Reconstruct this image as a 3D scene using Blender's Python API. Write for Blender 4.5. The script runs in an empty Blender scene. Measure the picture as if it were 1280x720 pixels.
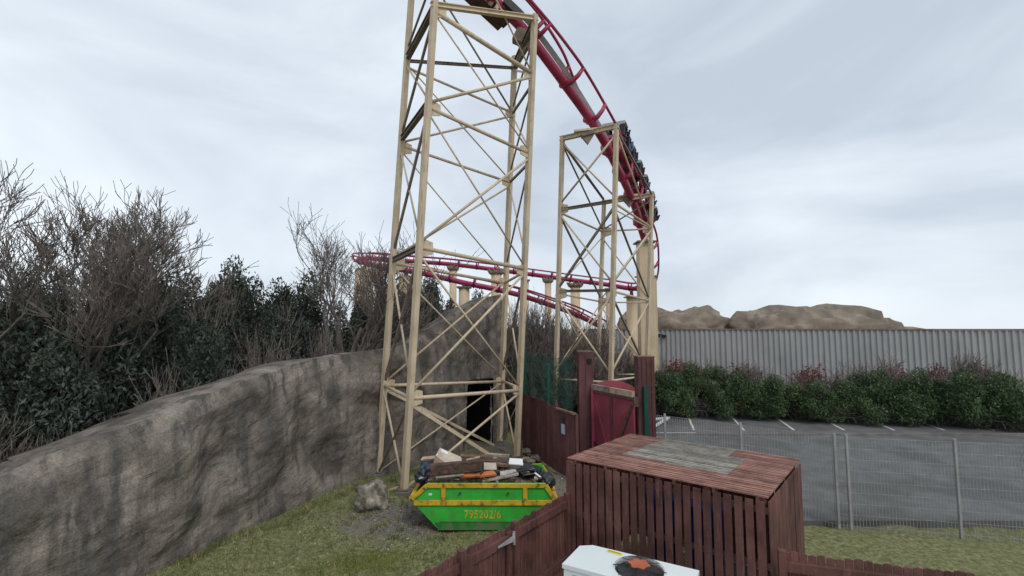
import bpy, math, random
from mathutils import Vector, Matrix
V = Vector
R = math.radians
sc = bpy.context.scene
col = bpy.context.collection
random.seed(7)

# ------------------------------------------------------------------ camera
CAMZ = 5.2
PITCH = math.atan(50/600)
F = 600.0
cam_d = bpy.data.cameras.new('camera'); cam = bpy.data.objects.new('camera', cam_d); col.objects.link(cam)
cam_d.sensor_width = 36; cam_d.lens = 36*F/1280; cam_d.clip_end = 3000; cam_d.clip_start = .05
cam.location = (0, 0, CAMZ); cam.rotation_euler = (R(90)+PITCH, 0, 0)
sc.camera = cam

def P(px, py, Y):
    """world point seen at photo position px,py at distance Y"""
    u = (px-640)/F; v = (360-py)/F
    dy = math.cos(PITCH) - v*math.sin(PITCH)
    dz = math.sin(PITCH) + v*math.cos(PITCH)
    return V((u/dy*Y, Y, CAMZ+dz/dy*Y))
def G(px, py, z=0.0):
    u = (px-640)/F; v = (360-py)/F
    dy = math.cos(PITCH) - v*math.sin(PITCH)
    dz = math.sin(PITCH) + v*math.cos(PITCH)
    t = (z-CAMZ)/dz
    return V((u*t, dy*t, z))
def ypix(p):
    q = p - V((0, 0, CAMZ))
    f = q.y*math.cos(PITCH)+q.z*math.sin(PITCH); up = -q.y*math.sin(PITCH)+q.z*math.cos(PITCH)
    return 360-F*up/f

# ------------------------------------------------------------------ materials
def mat(name, color, rough=.8, var=.12, scale=3.0, bump=.0, bscale=20, metal=0, streak=None, c2=None, c2amt=.5, c2scale=1.2, spec=.3, detail=6, isl=0):
    m = bpy.data.materials.new(name); m.use_nodes = True
    nt = m.node_tree; N = nt.nodes; L = nt.links
    b = N['Principled BSDF']; b.inputs['Roughness'].default_value = rough; b.inputs['Metallic'].default_value = metal
    b.inputs['Specular IOR Level'].default_value = spec
    geo = N.new('ShaderNodeNewGeometry')
    n1 = N.new('ShaderNodeTexNoise'); n1.inputs['Scale'].default_value = scale; n1.inputs['Detail'].default_value = detail
    L.new(geo.outputs['Position'], n1.inputs['Vector'])
    r1 = N.new('ShaderNodeValToRGB'); r1.color_ramp.elements[0].position = .3; r1.color_ramp.elements[1].position = .7
    d = tuple(max(0, c*(1-var*1.6)) for c in color[:3])+(1,); l = tuple(min(1, c*(1+var)) for c in color[:3])+(1,)
    r1.color_ramp.elements[0].color = d; r1.color_ramp.elements[1].color = l
    L.new(n1.outputs['Fac'], r1.inputs['Fac'])
    out = r1.outputs['Color']
    if c2:
        mp = N.new('ShaderNodeMapping'); L.new(geo.outputs['Position'], mp.inputs['Vector'])
        if streak: mp.inputs['Scale'].default_value = streak
        n2 = N.new('ShaderNodeTexNoise'); n2.inputs['Scale'].default_value = c2scale; n2.inputs['Detail'].default_value = 9; n2.inputs['Roughness'].default_value = .65
        L.new(mp.outputs['Vector'], n2.inputs['Vector'])
        r2 = N.new('ShaderNodeValToRGB'); r2.color_ramp.elements[0].position = 1-c2amt-.06; r2.color_ramp.elements[1].position = 1-c2amt+.08
        r2.color_ramp.elements[0].color = (0, 0, 0, 1); r2.color_ramp.elements[1].color = (1, 1, 1, 1)
        L.new(n2.outputs['Fac'], r2.inputs['Fac'])
        mx = N.new('ShaderNodeMix'); mx.data_type = 'RGBA'
        L.new(r2.outputs['Color'], mx.inputs['Factor']); L.new(out, mx.inputs['A']); mx.inputs['B'].default_value = tuple(c2)+(1,)
        out = mx.outputs['Result']
    if isl:
        mrr = N.new('ShaderNodeMapRange'); mrr.inputs['To Min'].default_value = 1-isl; mrr.inputs['To Max'].default_value = 1+isl; L.new(geo.outputs['Random Per Island'], mrr.inputs['Value'])
        sv = N.new('ShaderNodeVectorMath'); sv.operation = 'SCALE'; L.new(out, sv.inputs[0]); L.new(mrr.outputs['Result'], sv.inputs['Scale']); out = sv.outputs[0]
    L.new(out, b.inputs['Base Color'])
    if bump:
        n3 = N.new('ShaderNodeTexNoise'); n3.inputs['Scale'].default_value = bscale; n3.inputs['Detail'].default_value = 8
        L.new(geo.outputs['Position'], n3.inputs['Vector'])
        bp = N.new('ShaderNodeBump'); bp.inputs['Strength'].default_value = bump; bp.inputs['Distance'].default_value = .05
        L.new(n3.outputs['Fac'], bp.inputs['Height']); L.new(bp.outputs['Normal'], b.inputs['Normal'])
    return m

M = {}
M['cream'] = mat('cream_paint', (.57, .46, .325), .55, .10, 1.3, c2=(.34, .24, .155), c2amt=.40, c2scale=2.2, streak=(6, 6, .6))
M['cream_dark'] = mat('dark_cream_paint', (.20, .155, .12), .65, .15, 2, c2=(.10, .075, .06), c2amt=.4, c2scale=3)  # much darker tone of the cream, for the dark braces, beams and plates
M['column'] = mat('column_paint', (.58, .455, .30), .6, .08, .8, c2=(.42, .32, .215), c2amt=.38, c2scale=1.5, streak=(5, 5, .4))
M['red'] = mat('crimson_paint', (.36, .028, .082), .42, .14, 1.5, c2=(.18, .02, .045), c2amt=.38, c2scale=2.5, spec=.5)
M['red_far'] = mat('faded_crimson_paint', (.34, .04, .10), .5, .12, 1.5)
M['grey_metal'] = mat('galvanised_steel', (.30, .30, .30), .5, .15, 3, c2=(.2, .19, .18), c2amt=.4, c2scale=4)
M['dark_metal'] = mat('dark_steel', (.055, .05, .05), .5, .2, 4)
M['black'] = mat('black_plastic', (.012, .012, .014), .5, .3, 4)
M['rock'] = mat('carved_concrete_rock', (.205, .175, .148), .95, .40, 1.1, bump=1.0, bscale=5, c2=(.095, .087, .078), c2amt=.47, c2scale=1.0, streak=(2.4, 2.4, .22), spec=.15, detail=12)
M['rock_pale'] = mat('pale_carved_rock', (.24, .195, .15), .95, .25, .7, bump=.8, bscale=3, c2=(.14, .12, .10), c2amt=.44, c2scale=.6, spec=.15)
M['boulder'] = mat('boulder_stone', (.30, .26, .215), .95, .4, 5, bump=.9, bscale=9, c2=(.10, .09, .07), c2amt=.45, c2scale=4, spec=.15)
M['fence'] = mat('brown_fence_stain', (.122, .054, .045), .8, .28, 2.2, bump=.25, bscale=30, c2=(.18, .085, .072), c2amt=.40, c2scale=3, streak=(5, 5, .7), isl=0.22)
M['fence_far'] = mat('dark_red_fence_stain', (.14, .056, .056), .8, .25, 1.6, bump=.2, bscale=20, c2=(.095, .04, .042), c2amt=.45, c2scale=1.5, streak=(5, 5, .4), isl=0.22)
M['gate'] = mat('crimson_gate_paint', (.30, .06, .085), .7, .18, 1.2, c2=(.22, .045, .065), c2amt=.42, c2scale=1.4)
M['timber_worn'] = mat('worn_grey_timber', (.33, .29, .24), .9, .25, 5, c2=(.15, .10, .08), c2amt=.42, c2scale=3)
M['deck'] = mat('red_brown_deck_stain', (.25, .12, .092), .8, .3, 3, c2=(.27, .16, .135), c2amt=.42, c2scale=4, streak=(1, 1, 1), isl=0.28)
M['deck_grey'] = mat('bare_grey_deck_timber', (.26, .24, .20), .9, .22, 4, c2=(.16, .13, .11), c2amt=.40, c2scale=6, isl=0.28)
M['green_skip'] = mat('green_skip_paint', (.036, .43, .043), .5, .14, 2.5, c2=(.06, .30, .05), c2amt=.43, c2scale=4.5, spec=.4)
M['green_worn'] = mat('scuffed_green_skip_paint', (.05, .20, .045), .6, .2, 4, c2=(.15, .13, .10), c2amt=.44, c2scale=4)
M['yellow_skip'] = mat('yellow_skip_paint', (.62, .40, .03), .5, .16, 3, c2=(.13, .07, .03), c2amt=.43, c2scale=5.5, spec=.4)
M['yellow_faded'] = mat('faded_yellow_lettering', (.48, .46, .03), .7, .2, 8, c2=(.14, .36, .035), c2amt=.42, c2scale=14)
M['yellow_ghost'] = mat('almost_gone_yellow_lettering', (.16, .36, .04), .7, .2, 8)
M['rust'] = mat('rusty_steel', (.085, .05, .04), .85, .3, 5)
M['timber_dark'] = mat('old_brown_timber', (.125, .078, .058), .9, .35, 5, bump=.5, bscale=25, c2=(.055, .034, .028), c2amt=.47, c2scale=5, streak=(1, 4, 4))
M['timber_mid'] = mat('brown_timber', (.20, .125, .09), .9, .3, 6, bump=.4, bscale=25, c2=(.10, .06, .045), c2amt=.45, c2scale=5)
M['timber_pale'] = mat('pale_timber', (.46, .36, .26), .85, .2, 6)
M['card'] = mat('pale_cardboard', (.50, .42, .33), .85, .12, 5)
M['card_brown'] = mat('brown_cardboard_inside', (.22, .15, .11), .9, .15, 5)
M['white'] = mat('white_paint', (.74, .76, .75), .45, .03, 1.5, spec=.4)
M['ac_white'] = mat('white_powder_coat', (.70, .745, .735), .4, .03, 1.2, c2=(.60, .63, .61), c2amt=.36, c2scale=2.5, spec=.45)
M['blue_bag'] = mat('navy_plastic_bag', (.018, .03, .05), .3, .4, 6, bump=.8, bscale=9, spec=.6)
M['black_bag'] = mat('black_plastic_bag', (.012, .012, .015), .3, .4, 6, bump=.8, bscale=9, spec=.6)
M['orange'] = mat('orange_plastic', (.60, .19, .06), .6, .2, 6, c2=(.4, .10, .03), c2amt=.42, c2scale=6)
M['rubble'] = mat('mixed_rubble', (.20, .16, .14), .95, .5, 12, bump=.8, bscale=18, c2=(.05, .04, .04), c2amt=.48, c2scale=9)
M['paper'] = mat('torn_grey_paper', (.42, .40, .38), .8, .3, 15)
M['blue'] = mat('blue_plastic', (.02, .03, .16), .5, .2, 3)
M['netting'] = None
M['green_post'] = mat('dark_green_paint', (.005, .065, .045), .5, .15, 3)
M['corr'] = mat('grey_corrugated_steel', (.34, .34, .335), .6, .08, .5, c2=(.24, .235, .23), c2amt=.38, c2scale=.8, streak=(3, 3, .3))
M['bark'] = mat('grey_bark', (.17, .142, .125), .95, .3, 8)
M['bark_dark'] = mat('dark_twig_bark', (.18, .148, .13), .95, .45, 3)
M['bark_red'] = mat('reddish_twig_bark', (.22, .055, .05), .9, .3, 8)
M['leaf_dark'] = mat('dark_evergreen_leaf', (.055, .068, .052), .75, .5, 1.5, isl=0.5)
M['leaf_mid'] = mat('mid_green_leaf', (.075, .12, .05), .7, .45, 1.5, isl=0.5)
M['leaf_red'] = mat('red_brown_leaf', (.17, .06, .05), .75, .4, 2, isl=0.4)
M['concrete'] = mat('yard_concrete', (.17, .16, .15), .9, .2, 2, bump=.3, bscale=15)
M['asphalt'] = mat('car_park_asphalt', (.135, .135, .132), .9, .15, 2, bump=.2, bscale=40, c2=(.085, .085, .083), c2amt=.46, c2scale=.35)
M['line'] = mat('white_line_paint', (.62, .62, .60), .7, .1, 5)
M['sign_white'] = mat('blue_white_notice', (.46, .56, .68), .5, .1, 12)
M['sign_yellow'] = mat('yellow_sticker', (.72, .62, .06), .5, .05, 8)
M['hub'] = mat('orange_brown_motor_cap', (.42, .115, .055), .6, .1, 5)
M['skin'] = mat('skin', (.42, .24, .17), .6, .08, 6)
M['cloth_navy'] = mat('navy_jacket', (.02, .03, .07), .9, .2, 10)
M['cloth_black'] = mat('black_jacket', (.015, .015, .017), .9, .2, 10)
M['cloth_blue'] = mat('blue_jeans', (.06, .10, .18), .9, .2, 10)
M['hair'] = mat('dark_hair', (.03, .02, .015), .8, .2, 20)
M['plaster'] = mat('column_cap_stone', (.26, .22, .17), .9, .2, 4)
M['grass'] = mat('grass_blade', (.16, .19, .065), .9, .45, 1.3, c2=(.26, .23, .11), c2amt=.47, c2scale=2.2, isl=0.5)
M['moss'] = mat('bright_moss_grass', (.12, .16, .02), .95, .3, 3)
M['pebble'] = mat('pebble_stone', (.27, .24, .20), .95, .5, 9, isl=.6)
M['litter'] = mat('white_litter', (.6, .6, .58), .8, .1, 5)

# netting: real knitted strands, the holes are transparent
m = bpy.data.materials.new('green_debris_netting'); m.use_nodes = True; nt = m.node_tree; N = nt.nodes; L = nt.links
b = N['Principled BSDF']; b.inputs['Base Color'].default_value = (.010, .085, .062, 1); b.inputs['Roughness'].default_value = .9
tr = N.new('ShaderNodeBsdfTransparent'); mx = N.new('ShaderNodeMixShader'); 
geo = N.new('ShaderNodeNewGeometry'); ns = N.new('ShaderNodeTexNoise'); ns.inputs['Scale'].default_value = 5; ns.inputs['Detail'].default_value = 8
L.new(geo.outputs['Position'], ns.inputs['Vector']); mr = N.new('ShaderNodeMapRange'); mr.inputs['From Min'].default_value = .35; mr.inputs['From Max'].default_value = .65
mr.inputs['To Min'].default_value = .30; mr.inputs['To Max'].default_value = .68; L.new(ns.outputs['Fac'], mr.inputs['Value'])
L.new(mr.outputs['Result'], mx.inputs['Fac']); L.new(tr.outputs[0], mx.inputs[1]); L.new(b.outputs[0], mx.inputs[2]); L.new(mx.outputs[0], N['Material Output'].inputs['Surface'])
M['netting'] = m

# ground: turf, moss and trodden gravel
def ground_mat():
    m = bpy.data.materials.new('turf_and_gravel'); m.use_nodes = True; nt = m.node_tree; N = nt.nodes; L = nt.links
    b = N['Principled BSDF']; b.inputs['Roughness'].default_value = .95; b.inputs['Specular IOR Level'].default_value = .15
    geo = N.new('ShaderNodeNewGeometry')
    def noise(s, d=8, r=.6):
        n = N.new('ShaderNodeTexNoise'); n.inputs['Scale'].default_value = s; n.inputs['Detail'].default_value = d; n.inputs['Roughness'].default_value = r
        L.new(geo.outputs['Position'], n.inputs['Vector']); return n.outputs['Fac']
    def ramp(f, stops):
        r = N.new('ShaderNodeValToRGB'); e = r.color_ramp.elements
        while len(e) < len(stops): e.new(.5)
        for i, (p, c) in enumerate(stops): e[i].position = p; e[i].color = c if len(c) == 4 else c+(1,)
        L.new(f, r.inputs['Fac']); return r.outputs['Color']
    def mix(f, a, c):
        x = N.new('ShaderNodeMix'); x.data_type = 'RGBA'; L.new(f, x.inputs['Factor']); L.new(a, x.inputs['A']); L.new(c, x.inputs['B']); return x.outputs['Result']
    grass = ramp(noise(9, 10, .8), [(.32, (.06, .055, .03)), (.5, (.19, .195, .085)), (.66, (.38, .36, .20))])
    gravel = ramp(noise(26, 10, .85), [(.3, (.08, .07, .058)), (.5, (.19, .168, .14)), (.68, (.42, .38, .33))])
    # gravel zone: round the tower feet and skip, fading into the turf
    sep = N.new('ShaderNodeSeparateXYZ'); L.new(geo.outputs['Position'], sep.inputs[0])
    def gauss(cx, cy, rx, ry):
        v = N.new('ShaderNodeVectorMath'); v.operation = 'SUBTRACT'; L.new(geo.outputs['Position'], v.inputs[0]); v.inputs[1].default_value = (cx, cy, 0)
        w = N.new('ShaderNodeVectorMath'); w.operation = 'MULTIPLY'; L.new(v.outputs[0], w.inputs[0]); w.inputs[1].default_value = (1/rx, 1/ry, 0)
        l = N.new('ShaderNodeVectorMath'); l.operation = 'LENGTH'; L.new(w.outputs[0], l.inputs[0])
        mr = N.new('ShaderNodeMapRange'); mr.inputs['From Min'].default_value = 1.25; mr.inputs['From Max'].default_value = .35; L.new(l.outputs['Value'], mr.inputs['Value']); return mr.outputs['Result']
    def add(a, c, op='ADD', k=None):
        x = N.new('ShaderNodeMath'); x.operation = op; L.new(a, x.inputs[0])
        if k is None: L.new(c, x.inputs[1])
        else: x.inputs[1].default_value = k
        return x.outputs[0]
    g = add(add(gauss(-3.0, 13.7, 2.1, 1.7), gauss(1.4, 15.4, 2.2, 3.6), 'MAXIMUM'), gauss(-1, 21.5, 1.8, 1.4), 'MAXIMUM')
    g2 = add(g, None, 'MULTIPLY', .55)
    f = add(g2, noise(1.3, 9, .7))
    zone = ramp(f, [(.70, (0, 0, 0)), (.90, (1, 1, 1))])
    c = mix(zone, grass, gravel)
    moss = ramp(add(add(gauss(-3.3, 11.3, 1.5, .8), None, 'MULTIPLY', .38), noise(2.3, 8, .7)), [(.68, (0, 0, 0)), (.82, (.8, .8, .8))])
    mc = ramp(noise(20), [(.35, (.07, .08, .012)), (.7, (.20, .21, .03))])
    c = mix(moss, c, mc)
    L.new(c, b.inputs['Base Color'])
    bp = N.new('ShaderNodeBump'); bp.inputs['Strength'].default_value = .9; bp.inputs['Distance'].default_value = .06
    L.new(noise(14, 10, .75), bp.inputs['Height']); L.new(bp.outputs['Normal'], b.inputs['Normal'])
    return m
M['ground'] = ground_mat()
rm = M['rock']; nt = rm.node_tree; N = nt.nodes; L = nt.links; b = N['Principled BSDF']; src = b.inputs['Base Color'].links[0].from_socket
geo = N.new('ShaderNodeNewGeometry'); nz = N.new('ShaderNodeTexNoise'); nz.inputs['Scale'].default_value = 1.2; nz.inputs['Detail'].default_value = 6; L.new(geo.outputs['Position'], nz.inputs['Vector'])
wv = N.new('ShaderNodeVectorMath'); wv.operation = 'MULTIPLY_ADD'; L.new(nz.outputs['Color'], wv.inputs[0]); wv.inputs[1].default_value = (.9, .9, .9); L.new(geo.outputs['Position'], wv.inputs[2])
vo = N.new('ShaderNodeTexVoronoi'); vo.feature = 'DISTANCE_TO_EDGE'; vo.inputs['Scale'].default_value = .38; L.new(wv.outputs[0], vo.inputs['Vector'])
cr = N.new('ShaderNodeMapRange'); cr.inputs['From Min'].default_value = 0; cr.inputs['From Max'].default_value = .016; cr.inputs['To Min'].default_value = .80; cr.inputs['To Max'].default_value = 1; L.new(vo.outputs['Distance'], cr.inputs['Value'])
gr_ = N.new('ShaderNodeTexNoise'); gr_.inputs['Scale'].default_value = 28; gr_.inputs['Detail'].default_value = 8; L.new(geo.outputs['Position'], gr_.inputs['Vector'])
g2_ = N.new('ShaderNodeMapRange'); g2_.inputs['From Min'].default_value = .3; g2_.inputs['From Max'].default_value = .7; g2_.inputs['To Min'].default_value = .72; g2_.inputs['To Max'].default_value = 1.25; L.new(gr_.outputs['Fac'], g2_.inputs['Value'])
ml = N.new('ShaderNodeMath'); ml.operation = 'MULTIPLY'; L.new(cr.outputs[0], ml.inputs[0]); L.new(g2_.outputs[0], ml.inputs[1])
sv = N.new('ShaderNodeVectorMath'); sv.operation = 'SCALE'; L.new(src, sv.inputs[0]); L.new(ml.outputs[0], sv.inputs['Scale']); L.new(sv.outputs[0], b.inputs['Base Color'])

# ------------------------------------------------------------------ mesh helper
class MB:
    def __init__(s): s.v = []; s.f = []; s.smooth = []
    def add(s, vs, fs, sm=False):
        n = len(s.v); s.v += [V(x) for x in vs]
        for f in fs: s.f.append(tuple(i+n for i in f)); s.smooth.append(sm)
        return s
    def box(s, c, sz, rot=None):
        c = V(c); x, y, z = sz[0]/2, sz[1]/2, sz[2]/2
        vs = [V((i*x, j*y, k*z)) for k in (-1, 1) for j in (-1, 1) for i in (-1, 1)]
        if rot is not None: vs = [rot @ q for q in vs]
        return s.add([c+q for q in vs], [(0, 2, 3, 1), (4, 5, 7, 6), (0, 1, 5, 4), (2, 6, 7, 3), (0, 4, 6, 2), (1, 3, 7, 5)])
    def beam(s, p, q, w, h=None, up=(0, 0, 1)):
        p, q = V(p), V(q); h = h or w; d = (q-p)
        if d.length < 1e-5: return s
        d.normalize(); u = V(up)
        if abs(d.dot(u)) > .98: u = V((0, 1, 0))
        sd = d.cross(u).normalized(); u = sd.cross(d).normalized()
        o = [(-w/2, -h/2), (w/2, -h/2), (w/2, h/2), (-w/2, h/2)]
        vs = [p+sd*a+u*b for a, b in o]+[q+sd*a+u*b for a, b in o]
        return s.add(vs, [(3, 2, 1, 0), (4, 5, 6, 7), (0, 1, 5, 4), (1, 2, 6, 5), (2, 3, 7, 6), (3, 0, 4, 7)])
    def ibeam(s, p, q, w, h, up=(0, 0, 1)):
        p, q = V(p), V(q); d = (q-p).normalized(); u = V(up); sd = d.cross(u).normalized(); u = sd.cross(d).normalized()
        t = h*.16
        s.beam(p+u*(h/2-t/2), q+u*(h/2-t/2), w, t, u); s.beam(p-u*(h/2-t/2), q-u*(h/2-t/2), w, t, u)
        return s.beam(p, q, w*.25, h-2*t, u)
    def tube(s, pts, r, n=8, caps=True):
        pts = [V(p) for p in pts]; rs = r if isinstance(r, (list, tuple)) else [r]*len(pts)
        vs = []; fs = []; prev = None
        for i, p in enumerate(pts):
            d = (pts[min(i+1, len(pts)-1)]-pts[max(i-1, 0)]).normalized()
            if prev is None:
                a = V((0, 0, 1)) if abs(d.z) < .9 else V((1, 0, 0)); a = d.cross(a).normalized()
            else: a = (prev-d*prev.dot(d)).normalized()
            prev = a; b = d.cross(a)
            for k in range(n):
                t = 2*math.pi*k/n; vs.append(p+(a*math.cos(t)+b*math.sin(t))*rs[i])
        for i in range(len(pts)-1):
            for k in range(n): fs.append((i*n+k, i*n+(k+1) % n, (i+1)*n+(k+1) % n, (i+1)*n+k))
        s.add(vs, fs, n > 5)
        if caps:
            m_ = len(s.v)-len(vs); s.f.append(tuple(m_+k for k in reversed(range(n)))); s.smooth.append(False)
            e = m_+(len(pts)-1)*n; s.f.append(tuple(e+k for k in range(n))); s.smooth.append(False)
        return s
    def cyl(s, c, r, h, n=20, r2=None): return s.tube([V(c), V(c)+V((0, 0, h))], [r, r2 if r2 is not None else r], n)
    def prism(s, poly, n):
        n = V(n); k = len(poly); a = [V(p) for p in poly]; b_ = [p+n for p in a]
        return s.add(a+b_, [tuple(reversed(range(k))), tuple(range(k, 2*k))]+[(i, (i+1) % k, k+(i+1) % k, k+i) for i in range(k)])
    def build(s, name, m, parent=None, loc=None, bevel=0):
        o0 = V((0, 0, 0))
        if parent is not None:
            r = parent
            while r.parent: r = r.parent
            o0 = V(r.location)
        if loc is not None: o0 = V(loc)
        me = bpy.data.meshes.new(name); me.from_pydata([tuple(x-o0) for x in s.v], [], s.f)
        me.polygons.foreach_set('use_smooth', s.smooth); me.materials.append(M[m] if isinstance(m, str) else m); me.update()
        o = bpy.data.objects.new(name, me); col.objects.link(o)
        if parent is not None: o.parent = parent
        elif loc is not None: o.location = loc
        if bevel:
            bv = o.modifiers.new('bevel', 'BEVEL'); bv.width = bevel; bv.segments = 2; bv.limit_method = 'ANGLE'
        return o

def tag(o, label=None, cat=None, group=None, kind=None):
    if label: o['label'] = label
    if cat: o['category'] = cat
    if group: o['group'] = group
    if kind: o['kind'] = kind
    return o
def thing(name, loc, label, cat, group=None):
    o = bpy.data.objects.new(name, None); o.empty_display_size = .2; col.objects.link(o); o.location = V(loc)
    return tag(o, label, cat, group)
def spline(pts, per=6):
    pts = [V(p) for p in pts]; out = []
    for i in range(len(pts)-1):
        p0 = pts[max(i-1, 0)]; p1 = pts[i]; p2 = pts[i+1]; p3 = pts[min(i+2, len(pts)-1)]
        for k in range(per):
            t = k/per
            out.append(.5*((2*p1)+(p2-p0)*t+(2*p0-5*p1+4*p2-p3)*t*t+(3*p1-p0-3*p2+p3)*t*t*t))
    out.append(pts[-1]); return out
def resample(pts, step):
    out = [pts[0]]; acc = 0
    for a, b in zip(pts, pts[1:]):
        l = (b-a).length
        while acc+l >= step:
            t = (step-acc)/l; a = a.lerp(b, t); out.append(a.copy()); l = (b-a).length; acc = 0
        acc += l
    return out

# ------------------------------------------------------------------ world
W = bpy.data.worlds.new('World'); sc.world = W; W.use_nodes = True; nt = W.node_tree; N = nt.nodes; L = nt.links
bg = N['Background']; bg.inputs['Strength'].default_value = .1
sky = N.new('ShaderNodeTexSky'); sky.sky_type = 'NISHITA'; sky.sun_disc = False; sky.sun_elevation = R(48); sky.sun_rotation = R(150)
tc = N.new('ShaderNodeTexCoord'); mp = N.new('ShaderNodeMapping'); mp.inputs['Scale'].default_value = (1, 1, 2.2); mp.inputs['Location'].default_value = (.7, .2, .1); L.new(tc.outputs['Generated'], mp.inputs['Vector'])
ns = N.new('ShaderNodeTexNoise'); ns.inputs['Scale'].default_value = 1.7; ns.inputs['Detail'].default_value = 7; ns.inputs['Roughness'].default_value = .52; ns.inputs['Distortion'].default_value = .4
L.new(mp.outputs['Vector'], ns.inputs['Vector'])
rp = N.new('ShaderNodeValToRGB'); e = rp.color_ramp.elements; e[0].position = .33; e[0].color = (.43, .485, .555, 1); e[1].position = .68; e[1].color = (.71, .765, .82, 1)
L.new(ns.outputs['Fac'], rp.inputs['Fac'])
sc10 = N.new('ShaderNodeVectorMath'); sc10.operation = 'SCALE'; sc10.inputs['Scale'].default_value = 9.6; L.new(rp.outputs['Color'], sc10.inputs[0])
mx = N.new('ShaderNodeMix'); mx.data_type = 'RGBA'; mx.inputs['Factor'].default_value = .93; L.new(sky.outputs['Color'], mx.inputs['A']); L.new(sc10.outputs[0], mx.inputs['B'])
L.new(mx.outputs['Result'], bg.inputs['Color'])
sd = bpy.data.lights.new('sun', 'SUN'); sd.energy = .9; sd.angle = R(18); sd.color = (1, .97, .92)
so = bpy.data.objects.new('sun', sd); col.objects.link(so)
az = R(150); el = R(48)
dirv = V((math.sin(az)*math.cos(el), math.cos(az)*math.cos(el), math.sin(el)))   # towards the sun: behind the camera, to the right
so.rotation_euler = dirv.to_track_quat('Z', 'Y').to_euler()
sc.view_settings.view_transform = 'Standard'; sc.view_settings.look = 'None'; sc.view_settings.exposure = .5; sc.view_settings.gamma = 1
sc.cycles.max_bounces = 6; sc.cycles.transparent_max_bounces = 24

# ------------------------------------------------------------------ ground
def gz(x, y):
    return .05*math.sin(x*1.1+.3)*math.cos(y*.8)+.035*math.sin(x*2.9+y*1.7)+.02*math.sin(x*5.1-y*4.3)
g = MB(); xs = [-600, -200, -80, -40]+[-24+i*.4 for i in range(121)]+[40, 80, 200, 600]
ys = [-60, -20]+[0+i*.4 for i in range(91)]+[50, 70, 120, 300, 900, 2500]
for y in ys:
    for x in xs:
        near = -24 <= x <= 24 and 0 <= y <= 36
        g.v.append(V((x, y, gz(x, y)-.05 if near else -.05)))
nx = len(xs)
for j in range(len(ys)-1):
    for i in range(nx-1): g.f.append((j*nx+i, j*nx+i+1, (j+1)*nx+i+1, (j+1)*nx+i)); g.smooth.append(True)
tag(g.build('ground', 'ground'), kind='structure')
cp = MB(); cp.box((17.5, 28.2, -.07), (26.4, 30, .35)); tag(cp.build('car_park', 'asphalt'), kind='structure')
yd = MB(); yd.prism([V((-3.2, 3.4, 0)), V((.95, 9.2, 0)), V((5.5, 12, 0)), V((7.5, 3, 0)), V((2, -3, 0))][::-1], (0, 0, .1)); tag(yd.build('yard_paving', 'concrete'), kind='structure')
for i, (a, b_) in enumerate([(G(816, 541, .11), G(870, 541, .11)), (G(816, 551, .11), G(870, 560, .11)), (G(820, 524, .11), G(834, 521, .11))]):
    tag(MB().beam(a, b_, .12, .008).build('painted_line', 'line'), kind='structure')

# ------------------------------------------------------------------ grass blades (uncountable)
gb = MB(); rr = random.Random(3)
for i in range(52000):
    y = 7.2+rr.random()**1.3*14; x = rr.uniform(-9, 2.2)
    t = (x+1.2)/2.25
    if y < 6.6+ (x+1.2)*1.35+.3 and x > -3: continue
    q = ((x+3.2)/2.3)**2+((y-13.6)/2.2)**2; q2 = ((x-1.4)/2.2)**2+((y-15.4)/3.6)**2
    if (q < .7 or q2 < .8) and rr.random() < .75: continue
    h = rr.uniform(.03, .09)*(1 if rr.random() < .93 else 1.7); a = rr.uniform(0, 6.28); w = .009
    z = gz(x, y)-.055; dx, dy = math.cos(a)*w, math.sin(a)*w; ox, oy = rr.uniform(-.05, .05), rr.uniform(-.05, .05)
    gb.add([(x-dx, y-dy, z), (x+dx, y+dy, z), (x+ox, y+oy, z+h)], [(0, 1, 2)])
for i in range(420):
    if i % 3: t_ = rr.random(); q0 = V((-9.4, 8.2, 0)).lerp(V((-5.6, 16.3, 0)), t_) if i % 2 else V((-5.6, 16.3, 0)).lerp(V((-1.9, 20.9, 0)), t_); cxx, cyy = q0.x+rr.uniform(.25, .75), q0.y-rr.uniform(.1, .45)
    else: cxx, cyy = rr.uniform(-5.2, -1.6), rr.uniform(8, 16)
    for j in range(16):
        x, y = cxx+rr.gauss(0, .06), cyy+rr.gauss(0, .06); h = rr.uniform(.06, .20); a = rr.uniform(0, 6.28); dx, dy = math.cos(a)*.008, math.sin(a)*.008; z = gz(x, y)-.055; ox, oy = rr.gauss(0, .06), rr.gauss(0, .06)
        gb.add([(x-dx, y-dy, z), (x+dx, y+dy, z), (x+ox, y+oy, z+h)], [(0, 1, 2)])
tag(gb.build('grass', 'grass'), 'short patchy grass and moss growing round the skip', 'grass', kind='stuff')

# ------------------------------------------------------------------ towers
class Leg:
    def __init__(s, p0, p1): s.p0, s.p1 = V(p0), V(p1)
    def at(s, y):
        lo, hi = -.3, 1.6
        for _ in range(50):
            m_ = (lo+hi)/2
            if ypix(s.p0.lerp(s.p1, m_)) > y: lo = m_
            else: hi = m_
        return s.p0.lerp(s.p1, (lo+hi)/2)
def extend(p0, p1, k): return p1+(p1-p0)*k

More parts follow.
